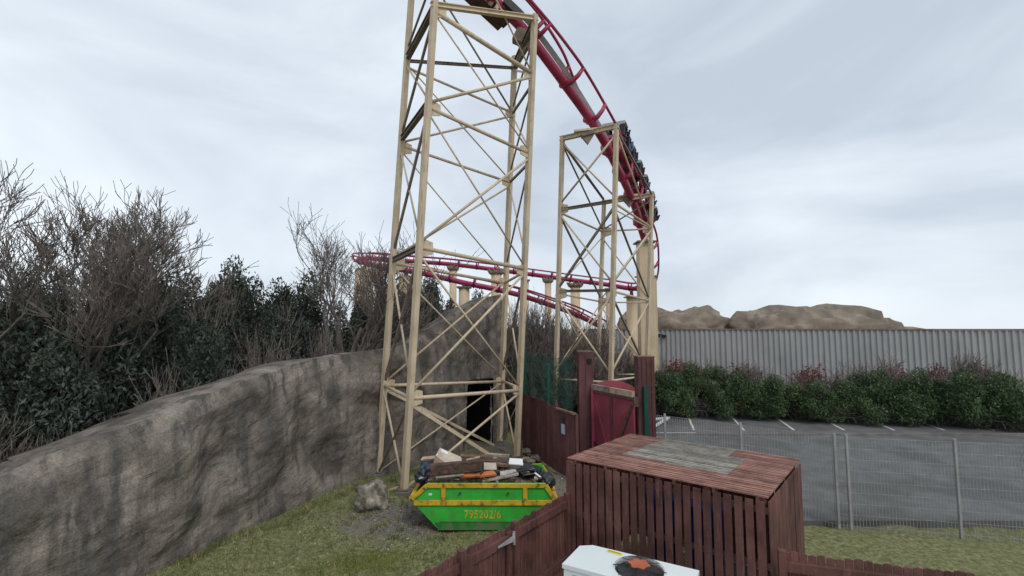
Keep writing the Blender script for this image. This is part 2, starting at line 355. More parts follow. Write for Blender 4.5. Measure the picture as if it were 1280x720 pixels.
def tower(label, legs, tops, members, gussets, lw, loc, flat=()):
    t = thing('support_tower', loc, label, 'support tower')
    for k, lg in legs.items():
        MB().beam(lg.p0, lg.at(tops[k]), lw, lw, (lg.p1-lg.p0).cross(V((1, 1, 0)))).build('leg', 'cream', t)
        b0 = lg.p0; 
        MB().box((b0.x, b0.y, b0.z+.10), (lw*1.9, lw*1.9, .04)).build('base_plate', 'cream_dark', t); MB().box((b0.x, b0.y, b0.z-.02), (lw*2.5, lw*2.5, .16)).build('footing', 'concrete', t, bevel=.02)
    for (a, ya, b_, yb, r, kind) in members:
        p = legs[a].at(ya); q = legs[b_].at(yb); d = (q-p).normalized(); p2 = p+d*lw*.55; q2 = q-d*lw*.55
        mb = MB()
        if kind == 'tube': mb.tube([p2, q2], r, 8); mb.build('horizontal_tube' if r > .07 else 'brace_rod', 'cream', t)
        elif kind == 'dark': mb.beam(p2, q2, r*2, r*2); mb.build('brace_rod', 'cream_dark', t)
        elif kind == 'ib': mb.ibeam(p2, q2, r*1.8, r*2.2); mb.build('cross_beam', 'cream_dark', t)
        elif kind == 'ibc': mb.ibeam(p-d*lw*.7, q+d*lw*.7, r*1.8, r*2.2); mb.build('cross_beam', 'cream', t)
        elif kind == 'strip': mb.beam(p2, q2, r*.5, r*2.2); mb.build('brace_strip', 'cream', t)
    for (a, y, b_, yb, sz) in gussets:
        p = legs[a].at(y); d = (legs[b_].at(yb)-p); d.z = 0; d.normalize(); n = d.cross(V((0, 0, 1)))
        sz *= 1.15; c = p+d*(lw*.5+sz*.5-.01); gm = MB().prism([c-d*sz/2-V((0, 0, sz*.75))-n*.02, c+d*sz/2-V((0, 0, sz*.5))-n*.02, c+d*sz/2+V((0, 0, sz*.5))-n*.02, c-d*sz/2+V((0, 0, sz*.75))-n*.02], n*.04)
        for u in (-.25, .25):
            for w in (-.4, 0, .4): gm.tube([c+d*u*sz+V((0, 0, w*sz))-n*.035, c+d*u*sz+V((0, 0, w*sz))+n*.035], .018, 6)
        gm.build('gusset_plate', 'cream', t)
    return t

FL = Leg(G(505, 615), P(543.5, 0, 15.2)); BL = Leg(G(472.5, 593), P(514, 0, 17.6))
FR = Leg(G(646, 573), P(668.5, 15, 16.8)); BR = Leg(G(624.5, 554), P(645.5, 15, 19.2))
legs = dict(FL=FL, BL=BL, FR=FR, BR=BR)
T, D, I, S = 'tube', 'dark', 'ib', 'strip'
mem = [
 ('FL', 6, 'FR', 23, .10, 'ibc'), ('BL', 76, 'BR', 85, .06, I), ('FL', 9, 'BL', 73, .12, I), ('FR', 28, 'BR', 84, .15, I),
 ('FL', 14, 'FR', 92, .10, T), ('FL', 128, 'FR', 96, .07, T), ('FL', 134, 'FR', 192, .08, T), ('BL', 84, 'BR', 141, .06, T),
 ('BL', 178, 'BR', 145, .055, T), ('BL', 182, 'BR', 228, .07, T), ('FL', 129, 'BL', 174, .11, I),
 ('FR', 198, 'FL', 303, .06, T), ('BR', 233, 'BL', 322, .05, T), ('FL', 309, 'FR', 336, .09, T), ('BL', 329, 'BR', 354, .08, T),
 ('FL', 309, 'BL', 325, .10, I), ('FR', 342, 'FL', 492, .06, T), ('BR', 350, 'BL', 478, .05, T),
 ('FL', 498, 'FR', 488, .08, T), ('BL', 482, 'BR', 477, .075, T), ('FL', 497, 'BL', 482, .07, T), ('FR', 485, 'BR', 476, .07, T),
 ('BL', -60, 'BR', 141, .035, D), ('FL', 16, 'FR', 189, .035, T), ('FL', -140, 'FR', 92, .035, T), ('BL', 80, 'BR', 225, .035, T),
 ('FL', 140, 'FR', 333, .04, T), ('BL', 188, 'BR', 345, .035, T), ('FL', 318, 'FR', 484, .05, T), ('BL', 333, 'BR', 472, .045, T),
 ('FL', 504, 'FR', 590, .07, S), ('BL', 486, 'BR', 560, .06, S), ('FR', 491, 'FL', 612, .055, T), ('BR', 478, 'BL', 590, .04, T),
 ('FL', -40, 'BL', 60, .04, D), ('FL', 20, 'BL', 168, .05, D), ('BL', 82, 'FL', 125, .045, T), ('FL', 140, 'BL', 314, .05, D),
 ('BL', 188, 'FL', 298, .045, T), ('FL', 317, 'BL', 478, .055, D), ('BL', 336, 'FL', 482, .05, T), ('FL', 504, 'BL', 592, .035, D), ('BL', 488, 'FL', 613, .05, T),
 ('FR', 45, 'BR', 135, .035, D), ('FR', 106, 'BR', 142, .05, D), ('FR', 112, 'BR', 215, .035, D), ('BR', 145, 'FR', 186, .04, T),
 ('FR', 204, 'BR', 228, .05, D), ('FR', 207, 'BR', 330, .035, D), ('BR', 232, 'FR', 318, .04, T), ('FR', 343, 'BR', 465, .045, D), ('BR', 356, 'FR', 470, .045, T),
 ('FR', 500, 'BR', 553, .02, T), ('BR', 480, 'FR', 571, .045, T), ('FR', 340, 'BR', 353, .07, T), ('BR', 88, 'FR', 92, .05, T)]
gus = [('FL', 12, 'FR', 24, .30), ('FL', 134, 'FR', 190, .32), ('BL', 184, 'BR', 225, .30), ('FL', 309, 'FR', 334, .36), ('BL', 329, 'BR', 350, .34), ('FL', 498, 'FR', 488, .34),
       ('BL', 482, 'BR', 477, .30), ('FR', 95, 'FL', 128, .22), ('FR', 190, 'FL', 134, .28), ('BR', 142, 'BL', 175, .22), ('BR', 228, 'BL', 185, .26), ('FR', 338, 'FL', 309, .26), ('BR', 353, 'BL', 329, .26), ('FR', 487, 'FL', 498, .24), ('BR', 476, 'BL', 482, .24)]
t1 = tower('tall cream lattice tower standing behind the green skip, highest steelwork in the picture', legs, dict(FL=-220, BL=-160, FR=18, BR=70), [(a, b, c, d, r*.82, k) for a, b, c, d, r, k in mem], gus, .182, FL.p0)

# second tower
L2 = Leg(P(694.3, 500, 23.6), P(703, 172, 22.4)); M2 = Leg(P(763.4, 490, 21.6), P(770.5, 158, 20.7))
K2 = Leg(P(746, 500, 28.4), P(755, 253, 27.4)); R2 = Leg(P(807.5, 480, 26.9), P(815, 243, 26.2))
for lg in (L2, M2, K2, R2):
    d = (lg.p0-lg.p1); lg.p0 = lg.p1+d*((lg.p1.z)/(-d.z))
legs2 = dict(L=L2, M=M2, K=K2, R=R2)
mem2 = [('L', 173, 'M', 158, .12, 'ibc'), ('K', 253, 'R', 244, .12, 'ibc'), ('L', 262, 'M', 251, .08, I),
 ('L', 254, 'M', 168, .06, T), ('L', 178, 'K', 250, .06, D), ('L', 180, 'K', 288, .04, D), ('L', 179, 'M', 246, .05, T),
 ('M', 162, 'R', 243, .05, D), ('M', 164, 'R', 284, .05, T), ('L', 266, 'K', 290, .07, T), ('K', 289, 'R', 286, .06, T), ('K', 287, 'R', 250, .04, D),
 ('M', 254, 'R', 284, .07, T), ('M', 262, 'R', 286, .04, T), ('L', 270, 'K', 372, .05, D), ('L', 269, 'M', 354, .055, T), ('M', 258, 'L', 360, .06, D),
 ('K', 296, 'L', 358, .04, T), ('K', 298, 'R', 374, .05, T), ('M', 262, 'R', 372, .05, D), ('R', 288, 'M', 352, .06, T), ('R', 291, 'K', 375, .04, T),
 ('L', 364, 'M', 363, .07, I), ('L', 367, 'K', 377, .06, T), ('M', 364, 'R', 376, .07, T), ('K', 378, 'R', 378, .05, T),
 ('L', 372, 'M', 468, .06, T), ('L', 376, 'K', 466, .04, T), ('M', 368, 'L', 466, .06, T), ('K', 380, 'L', 462, .04, T), ('M', 372, 'R', 462, .05, D), ('K', 382, 'R', 458, .05, T), ('R', 378, 'M', 466, .06, T),
 ('L', 474, 'M', 478, .06, T), ('M', 476, 'R', 470, .06, T), ('K', 468, 'R', 468, .05, T), ('L', 476, 'K', 470, .05, T)]
gus2 = [('L', 262, 'M', 251, .30), ('M', 252, 'R', 284, .28), ('K', 290, 'R', 287, .36), ('R', 286, 'K', 289, .32), ('L', 367, 'M', 363, .34), ('M', 364, 'R', 376, .34), ('K', 377, 'R', 378, .3)]
t2 = tower('shorter stepped cream lattice tower behind the crimson gate, holding up the descending track and train', legs2, dict(L=170, M=155, K=250, R=241), [(a, b, c, d, r*.82, k) for a, b, c, d, r, k in mem2], gus2, .175, M2.p0)

# ------------------------------------------------------------------ track
def track(label, pts, rail_dir, off, gauge, r_sp, r_rail, step, m='red', tray=False, ribs=True, n=10, tie_r=None):
    tie_r = tie_r or r_rail
    """pts spine; rail_dir(i,t)->unit vector from the spine to the running rails"""
    pts = spline(pts, 8); t = thing('coaster_track', pts[0], label, 'coaster track')
    MB().tube(pts, r_sp, n).build('spine_tube', m, t)
    def frame(i):
        d = (pts[min(i+1, len(pts)-1)]-pts[max(i-1, 0)]).normalized(); rd = rail_dir(i/(len(pts)-1), d, pts[i]); rd = (rd-d*rd.dot(d)).normalized(); return d, rd, d.cross(rd)
    rails = [[], []]
    for i, p in enumerate(pts):
        d, rd, s = frame(i)
        for k, sg in enumerate((-1, 1)): rails[k].append(p+rd*off+s*sg*gauge/2)
    for k in (0, 1): MB().tube(rails[k], r_rail, 8).build('running_rail', m, t)
    if tray:
        mb = MB(); a = []
        for i, p in enumerate(pts):
            d, rd, s = frame(i); a.append(p+rd*(r_sp+.13)+s*.02)
        for i in range(len(a)-1):
            d, rd, s = frame(i); mb.beam(a[i], a[i+1]+(a[i+1]-a[i])*.02, .22, .05, s)
        mb.build('cable_tray', 'grey_metal', t)
    L_ = 0; nxt = step*.4
    for i in range(len(pts)-1):
        l = (pts[i+1]-pts[i]).length
        while L_+l > nxt:
            q = (nxt-L_)/l; p = pts[i].lerp(pts[i+1], q); d, rd, s = frame(i); mb = MB()
            for sg in (-1, 1):
                e_ = p+rd*off+s*sg*gauge/2
                mb.tube([p+s*sg*r_sp*.6-rd*r_sp*.3, p+s*sg*(gauge*.38)-rd*.02+rd*off*.12, p+s*sg*(gauge*.52)+rd*off*.55, e_], [tie_r*1.1, tie_r*1.1, tie_r*.95, tie_r*.8], 6)
            if ribs: mb.tube([p-d*.04, p+d*.04], r_sp*1.28, 10)
            mb.build('tie', m, t); nxt += step
        L_ += l
    return t, pts

# main drop: comes over the tall tower, through the second tower and behind the wide column
drop = [P(500, -190, 15.2), P(560, -80, 16), P(600, -22, 16.6), P(622, 5, 17.2), P(645, 27, 17.9), P(665, 50, 18.5), P(693, 87, 19.3), P(711, 112, 20.1), P(729, 137, 21), P(753, 173, 22.2),
        P(768, 203, 23.7), P(783, 233, 25.8), P(795, 263, 27.8), P(801, 285, 29), P(806, 303, 30), P(808, 325, 31.5), P(807, 343, 33.5), P(802, 356, 35), P(795, 361, 35.6)]
def drop_dir(t, d, p):
    vw = (p-V((0, 0, CAMZ))).normalized(); pr = vw.cross(d); pr = (pr if pr.x > 0 or pr.z > .3 else -pr).normalized()
    k_ = max(0, min(1, (t-.22)/.36)); an = R(2+64*k_*k_*(3-2*k_)); vv = (vw-d*vw.dot(d)).normalized()
    return (pr*math.cos(an)+vv*math.sin(an)).normalized()
td, dpts = track('large crimson coaster track dropping from the tall tower to the wide cream column', drop, drop_dir, .86, .95, .205, .062, 2.3, tray=True, tie_r=.10)
tdn = td
# far track: upper line, u-turn by the trees, lower line
farA = [P(797, 361, 35.6), P(783, 360, 36), P(757, 355.5, 36.5), P(715, 350, 37), P(668, 343.5, 37.5), P(603, 335, 38), P(560, 330, 38), P(520, 327, 37.5), P(480, 324, 36.5), P(458, 323, 35), P(449, 325, 33.5), P(456, 329, 31.5), P(480, 334, 30.5),
        P(510, 338.5, 30), P(537, 343.5, 29.6), P(582, 354, 29.4), P(612, 360, 29.5), P(650, 369, 30), P(690, 382, 31), P(720, 393, 32), P(750, 408, 33.5)]
track('thin crimson far track looping back low across the picture above the hedge and rock wall', farA, lambda t, d, p: V((0, -.1, 1)), .40, .95, .17, .055, 1.5, m='red_far', ribs=True, n=8)

# brackets where the track sits on the towers
def bracket(p, label):
    t = thing('track_bracket', p, label, 'steel bracket')
    MB().box(p, (.55, .35, .16), Matrix.Rotation(R(-15), 3, 'Y')).build('saddle_plate', 'cream_dark', t)
    MB().prism([p+V((-.35, -.1, -.05)), p+V((.3, -.1, -.05)), p+V((.02, -.1, -.5))], (0, .14, 0)).build('gusset_plate', 'cream_dark', t)
    MB().box(p+V((-.05, 0, .2)), (1.1, .2, .09), Matrix.Rotation(R(-6), 3, 'Y')).build('clamp_bar', 'cream', t)
    return t
bracket(P(734, 168, 21.4), 'bolted cream steel bracket holding the track on the top beam of the stepped tower')
bracket(P(786, 249, 26.8), 'bolted cream steel bracket holding the track on the lower beam of the stepped tower')
cx = P(654, 48, 18.0); ca = thing('track_bracket', cx, 'dark boxed steel bracket gripping the track beside the head of the tall tower', 'steel bracket')
MB().box(P(650, 46, 18.1), (.42, .4, .55), Matrix.Rotation(R(25), 3, 'Y')).build('saddle_plate', 'cream_dark', ca)
MB().prism([P(664, 28, 17.4), P(668, 30, 17.3), P(664, 62, 17.5), P(660, 64, 17.6), P(659, 58, 17.8), P(646, 80, 18.6), P(644, 78, 18.6)], (.05, .25, 0)).build('gusset_plate', 'cream_dark', ca)

# service box and platform hung beneath the track at the top
sp = P(612, 10, 17.6); st = thing('service_platform', sp, 'dark maroon service box hanging beside the track at the very top', 'service platform')
ax = (P(640, 30, 17.9)-P(585, -22, 16.8)).normalized()
rt = Matrix((ax, ax.cross(V((0, 0, 1))).normalized()*-1, ax.cross(ax.cross(V((0, 0, 1)))).normalized())).transposed()
MB().box(P(603, 0, 17.2), (2.3, .9, .35), rt).build('box_housing', 'rust', st)
MB().box(P(630, 18, 17.6), (.7, 1.0, .12), rt).build('end_flap', 'dark_metal', st)
for k in range(5): MB().box(P(601+k*6.5, -10+k*6.5, 16.7+k*.12), (.14, .12, .2), rt).build('brake_pad', 'card', st)
MB().tube([P(585, -30, 16.4), P(632, 17, 17.3)], .06, 8).build('conduit', 'red', st)

# ------------------------------------------------------------------ train and riders
def rider(loc, rt_, shirt, label):
    """one continuous skinned figure, sitting, plus hair"""
    root = thing('person', loc, label, 'person', 'riders on the coaster train')
    jo = [(0, 0, 0), (0, 0, .28), (0, .02, .50), (0, .02, .60), (0, .04, .72), (.20, .02, .48), (.27, .12, .25), (.18, .34, .22), (-.20, .02, .48), (-.27, .12, .25), (-.18, .34, .22),
          (.12, .05, -.03), (.15, .45, 0), (.16, .50, -.42), (.16, .62, -.46), (-.12, .05, -.03), (-.15, .45, 0), (-.16, .50, -.42), (-.16, .62, -.46)]
    ed = [(0, 1), (1, 2), (2, 3), (3, 4), (2, 5), (5, 6), (6, 7), (2, 8), (8, 9), (9, 10), (0, 11), (11, 12), (12, 13), (13, 14), (0, 15), (15, 16), (16, 17), (17, 18)]
    rad = [.15, .15, .15, .065, .11, .075, .055, .045, .075, .055, .045, .10, .08, .055, .045, .10, .08, .055, .045]
    me = bpy.data.meshes.new('body'); me.from_pydata([tuple(rt_ @ V(j)) for j in jo], ed, []); 
    o = bpy.data.objects.new('body', me); col.objects.link(o); o.parent = root
    sk = o.modifiers.new('skin', 'SKIN'); me.skin_vertices[0] if me.skin_vertices else None
    for i, r_ in enumerate(rad): me.skin_vertices[0].data[i].radius = (r_, r_)
    me.skin_vertices[0].data[0].use_root = True
    sb = o.modifiers.new('sub', 'SUBSURF'); sb.levels = 1; sb.render_levels = 1
    me.materials.append(M[shirt])
    h = MB(); c = V(loc)+rt_ @ V((0, .03, .74)); h.tube([c+rt_ @ V((0, 0, -.10)), c+rt_ @ V((0, 0, -.04)), c, c+rt_ @ V((0, 0, .06)), c+rt_ @ V((0, 0, .10))], [.05, .085, .10, .085, .03], 10); h.build('head', 'skin', root)
    h = MB(); c = V(loc)+rt_ @ V((0, -.02, .78)); h.tube([c+rt_ @ V((0, 0, -.08)), c, c+rt_ @ V((0, 0, .06)), c+rt_ @ V((0, 0, .09))], [.075, .105, .085, .03], 10); h.build('hair', 'hair', root)
    return root
dp = resample(dpts, .25)
idx0 = min(range(len(dp)), key=lambda i: (dp[i]-P(762, 191, 23)).length); idx1 = min(range(len(dp)), key=lambda i: (dp[i]-P(806, 303, 30)).length)
ncar = 7
def tpar(p): return min(range(len(dpts)), key=lambda i: (dpts[i]-p).length)/(len(dpts)-1)
rl = ['navy jacket', 'black jacket', 'blue clothing']
tr_ = thing('coaster_train', dp[idx0], 'grey and maroon coaster train hanging from the track between the stepped tower and the column', 'coaster train')
place = ['in the highest car of the train', 'in the second car from the top', 'in the third car of the train', 'in the middle car of the train', 'in the fifth car from the top', 'in the sixth car from the top', 'in the lowest car above the column']
for k in range(ncar):
    i = int(idx0+(idx1-idx0)*(k+.25)/ncar); p = dp[i]; d = (dp[i+2]-dp[i-2]).normalized(); rd = drop_dir(tpar(p), d, p); rd = (rd-d*rd.dot(d)).normalized(); s = d.cross(rd)
    rt_ = Matrix((s, d, -rd)).transposed()        # x across, y along travel, z back to the track
    c = p+rd*.80
    MB().box(c+rd*.02, (.62, 1.1, .20), rt_).build('car_chassis', 'red', tr_, bevel=.03)
    MB().box(p+rd*.45+d*.3, (.18, .25, .9), rt_).build('hanger', 'dark_metal', tr_)
    for sg in (-1, 1):
        MB().tube([p+rd*.85+s*sg*.5-d*.2, p+rd*.85+s*sg*.5+d*.0], .10, 10).build('wheel', 'black', tr_)
        sc_ = c+rd*.50+s*sg*.40-d*.1
        m_ = MB(); m_.box(sc_-d*.22, (.44, .12, .70), rt_); m_.box(sc_+rd*.34+d*.05, (.44, .42, .10), rt_); m_.box(sc_-d*.16-rd*.36, (.30, .16, .22), rt_)
        m_.build('seat', 'black', tr_, bevel=.03)
        MB().tube([sc_-rd*.4-d*.1+s*.15, sc_-rd*.3+d*.22+s*.15, sc_+rd*.22+d*.25+s*.12, sc_+rd*.22+d*.25-s*.12, sc_-rd*.3+d*.22-s*.15, sc_-rd*.4-d*.1-s*.15], .05, 6).build('restraint', 'red', tr_)
    m_ = MB(); sh = c+rd*.98-d*.12; m_.box(sh, (1.25, .5, .08), rt_); m_.box(sh-d*.26-rd*.05, (1.2, .07, .22), rt_); m_.build('footwell_shell', 'grey_metal', tr_, bevel=.03)
    for sg in (-1, 1):
        q = c+rd*.74+s*sg*.40+d*.04
        rider(q, rt_, ['cloth_navy', 'cloth_black', 'cloth_blue'][(k+(sg > 0)) % 3], '%s rider seated on the %s %s' % (rl[(k+(sg > 0)) % 3], 'near side' if sg*s.y < 0 else 'far side', place[k]))
front = dp[idx0]+drop_dir(tpar(dp[idx0]), (dp[idx0+2]-dp[idx0-2]).normalized(), dp[idx0])*.75
MB().tube([front-V((.1, 0, -.25)), front+V((.1, 0, 0)), front+V((.25, 0, -.3))], [.15, .38, .33], 12).build('tail_fairing', 'red', tr_)

# ------------------------------------------------------------------ columns
def column(label, px0, px1, ytop, D, cap=True, neck=None, zb=0, m='column', group='cream track columns', sq=False, neckm='red_far'):
    top = P((px0+px1)/2, ytop, D); r = (px1-px0)/2/F*D; t = thing('track_column', (top.x, top.y, zb), label, 'column', group)
    if sq: MB().box((top.x, top.y, (zb+top.z)/2), (2*r, 2*r*.8, top.z-zb)).build('shaft', m, t, bevel=.03)
    else: MB().cyl((top.x, top.y, zb), r, top.z-zb, 24).build('shaft', m, t)
    if cap == 'leafy':
        mb = MB()
        for k in range(10):
            a = k*math.pi/5; c_, s_ = math.cos(a), math.sin(a)
            mb.tube([V((top.x+c_*r*.8, top.y+s_*r*.8, top.z-.05)), V((top.x+c_*r*1.25, top.y+s_*r*1.25, top.z+.08)), V((top.x+c_*r*1.75, top.y+s_*r*1.75, top.z+.30))], [.12, .13, .05], 5)
        mb.cyl((top.x, top.y, top.z-.05), r*1.15, .22, 16, r*1.3); mb.build('capital', 'plaster', t)
    elif cap: MB().box((top.x, top.y, top.z+.035), (2*r*1.28, 2*r*1.28, .09)).build('cap_plate', 'cream_dark', t)
    if neck: MB().tube([V((top.x, top.y, top.z)), V((top.x, top.y, top.z+neck))], [.16, .12], 8).build('neck', neckm, t)
    return t
column('widest cream column in the centre right, carrying the crimson drop above the brown gate post', 796.5, 815, 304, 29.4, sq=True, group=None)
column('cream column standing close behind the right edge of the widest one', 812, 820, 346, 32, sq=True, group=None)
column('cream column with a crimson neck standing on the block at the crest of the rock wall', 573.5, 587, 360, 29.4, neck=.28, group=None)
column('cream column with a spiky capital, the slimmer one left behind the necked column', 562, 571, 337, 38, cap='leafy', neck=.4, group=None)
column('cream column with a spiky capital seen just left of the tall tower right leg', 614, 627, 342, 37.6, cap='leafy', neck=.3, group=None)
column('cream column topped by a plate immediately right of the tall tower', 652, 661, 351, 37.4, neck=.2, group=None)
column('cream column with rough head beyond the bushes left of the stepped tower', 681, 689, 352, 37.2, cap='leafy', neck=.2, group=None)
column('cream column with a broad head between the legs of the stepped tower on the left', 713, 725, 358, 37, cap='leafy', neck=.3, group=None)
column('cream column directly behind the middle leg of the stepped tower', 757, 768.5, 362, 36.5, neck=.2, group=None)
column('cream column left of the widest one, under a short crimson neck', 783, 796, 372, 36, neck=.5, group=None)
column('very broad cream column under the left end of the far loop', 444, 467, 336, 32.5, cap=False, neck=.2, group=None)
column('narrower cream column beside the very broad one at the far loop', 470, 480, 336, 31.6, cap=False, neck=.2, group=None)
column('broad cream column seen behind the left legs of the tall tower', 499, 516, 345, 30.4, cap=False, neck=.2, group=None)

# ------------------------------------------------------------------ rock wall with cave mouth
from mathutils import noise as mn
def rocky(p, amp, f=.7):
    return V((mn.noise(p*f)+.5*mn.noise(p*f*2.3), mn.noise((p+V((9, 3, 1)))*f)+.5*mn.noise((p+V((9, 3, 1)))*f*2.3), .5*mn.noise((p+V((3, 8, 5)))*f)))*amp
path = [(-12.2, 6.2, 2.2), (-9.6, 7.7, 2.2), (-8.6, 9.2, 2.7), (-7.6, 11.2, 3.35), (-6.9, 13.4, 3.9), (-6.1, 16.0, 4.25), (-5.2, 17.2, 4.35), (-4.5, 18.0, 4.45), (-3.6, 19, 4.7), (-2.9, 19.9, 5.15), (-2.2, 20.9, 5.7), (-1.7, 21.7, 6.3), (-.9, 22.6, 6.7), (-.35, 23.2, 6.85)]
pp = []
for a, b_ in zip(path, path[1:]):
    k = 16
    for i in range(k): pp.append(V(a).lerp(V(b_), i/k))
pp.append(V(path[-1]))
rk = MB(); rows = 60; back = .0
holes = lambda p, z: False
nrm = []
for i, p in enumerate(pp):
    d = pp[min(i+1, len(pp)-1)]-pp[max(0, i-1)]; d.z = 0; d.normalize(); nrm.append(V((d.y, -d.x, 0)))
prof = [(0, z/rows) for z in range(rows+1)]
W_ = rows+1+8
for i, p in enumerate(pp):
    H = p.z; n_ = nrm[i]
    for j in range(rows+1):
        z = H*j/rows; lean = -.10*z - .25*max(0, j/rows-.9)*10
        q = V((p.x, p.y, z)) - n_*(-.0) + n_*(lean*.6+.15)
        vd = mn.voronoi(V((q.x*.75, q.y*.75, q.z*.42)))[0]; q += n_*((vd[1]-vd[0])*-.13+.05)+rocky(q, .26, .45)+rocky(q, .06, 1.9)+rocky(q, .022, 6); 
        if j == 0: q.z = -.2
        rk.v.append(q)
    for j in range(8):
        u = (j+1)/8; q = V((p.x, p.y, H*(1-.15*u*u)))-n_*(.35+u*2.4); q += rocky(q, .25, .6)
        if j == 7: q.z = -.2
        rk.v.append(q)
cave = lambda q: (-1.95 < q.x < -.98) and q.z < 2.75 and q.y > 18
nrow = W_
for i in range(len(pp)-1):
    for j in range(nrow-1):
        a = i*nrow+j; f = (a, a+nrow, a+nrow+1, a+1)
        c = sum((rk.v[x] for x in f), V())/4
        if j < rows and cave(c): continue
        rk.f.append(f); rk.smooth.append(False)
for e_ in (0, len(pp)-1):
    ring = [e_*nrow+j for j in range(nrow)]; rk.f.append(tuple(ring if e_ else reversed(ring))); rk.smooth.append(False)
ro = thing('rock_wall', (-3, 19, 0), 'brown sculpted artificial rock wall sloping up to the right with a dark doorway', 'rock wall')
rk.build('rock_face', 'rock', ro)
# cave box (dark interior)
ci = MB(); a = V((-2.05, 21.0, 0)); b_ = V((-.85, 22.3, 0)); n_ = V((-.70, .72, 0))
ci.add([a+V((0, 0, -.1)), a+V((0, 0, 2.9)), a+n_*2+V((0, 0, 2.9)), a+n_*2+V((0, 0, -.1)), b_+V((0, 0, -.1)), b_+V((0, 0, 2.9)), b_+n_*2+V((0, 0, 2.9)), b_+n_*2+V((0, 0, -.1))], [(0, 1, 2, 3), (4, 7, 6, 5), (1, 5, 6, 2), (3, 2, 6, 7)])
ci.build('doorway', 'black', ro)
pb = P(569, 412, 28.6); MB().box((pb.x, 29.4, 2.9), (1.9, 1.6, 6.0)).build('plinth_block', 'rock', ro, bevel=.08)

def rock_blob(name, c, sz, m, seed, label, cat, amp=.22, sub=4, group=None):
    import bmesh
    bm = bmesh.new(); bmesh.ops.create_icosphere(bm, subdivisions=sub, radius=1)
    for v in bm.verts:
        n_ = mn.noise(v.co*1.4+V((seed, 0, 0)))*amp+mn.noise(v.co*3.5+V((0, seed, 0)))*amp*.5+mn.noise(v.co*8+V((0, seed, 0)))*amp*.22
        v.co = V((v.co.x*sz[0], v.co.y*sz[1], v.co.z*sz[2]))*(1+n_)
    me = bpy.data.meshes.new(name); bm.to_mesh(me); bm.free()
    for p_ in me.polygons: p_.use_smooth = sub > 3
    me.materials.append(M[m]); o = bpy.data.objects.new(name, me); col.objects.link(o); o.location = c
    return tag(o, label, cat, group)
bo = G(461, 637); rock_blob('boulder', (bo.x, bo.y+.25, .28), (.50, .42, .42), 'boulder', 3, 'rough grey brown boulder on the gravel left of the skip', 'boulder', .42)
rock_blob('rock_mound', P(838, 418, 48)+V((1, 0, -.5)), (5.0, 3.2, 3.0), 'rock_pale', 5, 'pale brown carved rock mound above the far corrugated wall', 'rock', .42, 5)
rock_blob('rock_mound', P(795, 420, 50), (2.4, 2, 2.3), 'rock_pale', 9, 'small grey rock spur in the gap left of the widest column', 'rock', .38, 5)

# ------------------------------------------------------------------ corrugated walls
def corrugated(name, a, b_, h, pitch, depth, label, m='corr'):
    a, b_ = V(a), V(b_); d = (b_-a); L_ = d.length; d.normalize(); n_ = V((d.y, -d.x, 0)); mb = MB(); k = int(L_/pitch); vs = []
    for i in range(k+1):
        for (u, w) in ((0, 0), (.35, 0), (.5, 1), (.85, 1)):
            q = a+d*((i+u)*pitch)+n_*(depth*w); vs.append(q)
    n = len(vs); mb.v = [q.copy() for q in vs]+[q+V((0, 0, h)) for q in vs]+[q-n_*.12+V((0, 0, h)) for q in vs]+[q-n_*.12 for q in vs]
    for i in range(n-1): mb.f += [(i, i+1, n+i+1, n+i), (n+i, n+i+1, 2*n+i+1, 2*n+i), (2*n+i, 2*n+i+1, 3*n+i+1, 3*n+i)]; mb.smooth += [False]*3
    t = thing(name, a, label, 'wall'); mb.build('sheet', m, t)
    MB().beam(a+V((0, 0, h+.05))+n_*.03, b_+V((0, 0, h+.05))+n_*.03, .2, .09).build('capping', 'cream_dark' if m == 'corr' else m, t)
    return t
wa = P(725, 412, 41); wb = P(905, 410, 37)
corrugated('corrugated_wall', (wa.x, wa.y, 0), (wb.x, wb.y, 0), 5.05, .36, .09, 'tall pale grey corrugated wall behind the car park hedge')
ln = P(826, 420, 38.4); fl = thing('floodlight', ln, 'small twin black floodlight fixed near the top of the corrugated wall', 'floodlight')
for dx in (-.25, .25): MB().box(ln+V((dx, 0, 0)), (.28, .22, .22)).build('lamp_head', 'black', fl)
MB().beam(ln+V((-.25, .2, .12)), ln+V((.25, .2, .12)), .05).build('arm', 'black', fl)

# ------------------------------------------------------------------ vegetation
def branches(mb, p, d, L_, r, depth, rng, spread=.5, up=.12, minr=.009, kids=(2, 3), segs=3):
    pts = [p.copy()]; rs = [r]; dd = d.copy()
    for i in range(segs):
        dd = (dd+V((rng.gauss(0, .16), rng.gauss(0, .16), rng.gauss(0, .10)+up*.5))).normalized()
        pts.append(pts[-1]+dd*L_/segs); rs.append(max(minr, r*(1-.45*(i+1)/segs)))
    mb.tube(pts, rs, 3 if r < .03 else 6, caps=False)
    if depth == 0: return
    for k in range(rng.randint(*kids)+(1 if depth > 1 else 0)):
        t = rng.uniform(.35, 1); i = min(segs-1, int(t*segs)); q = pts[i].lerp(pts[i+1], t*segs-i)
        nd = (dd+V((rng.gauss(0, spread), rng.gauss(0, spread), rng.gauss(0, spread*.6)+up))).normalized()
        branches(mb, q, nd, L_*rng.uniform(.55, .8), max(minr, rs[i]*.6), depth-1, rng, spread, up, minr, kids, segs)
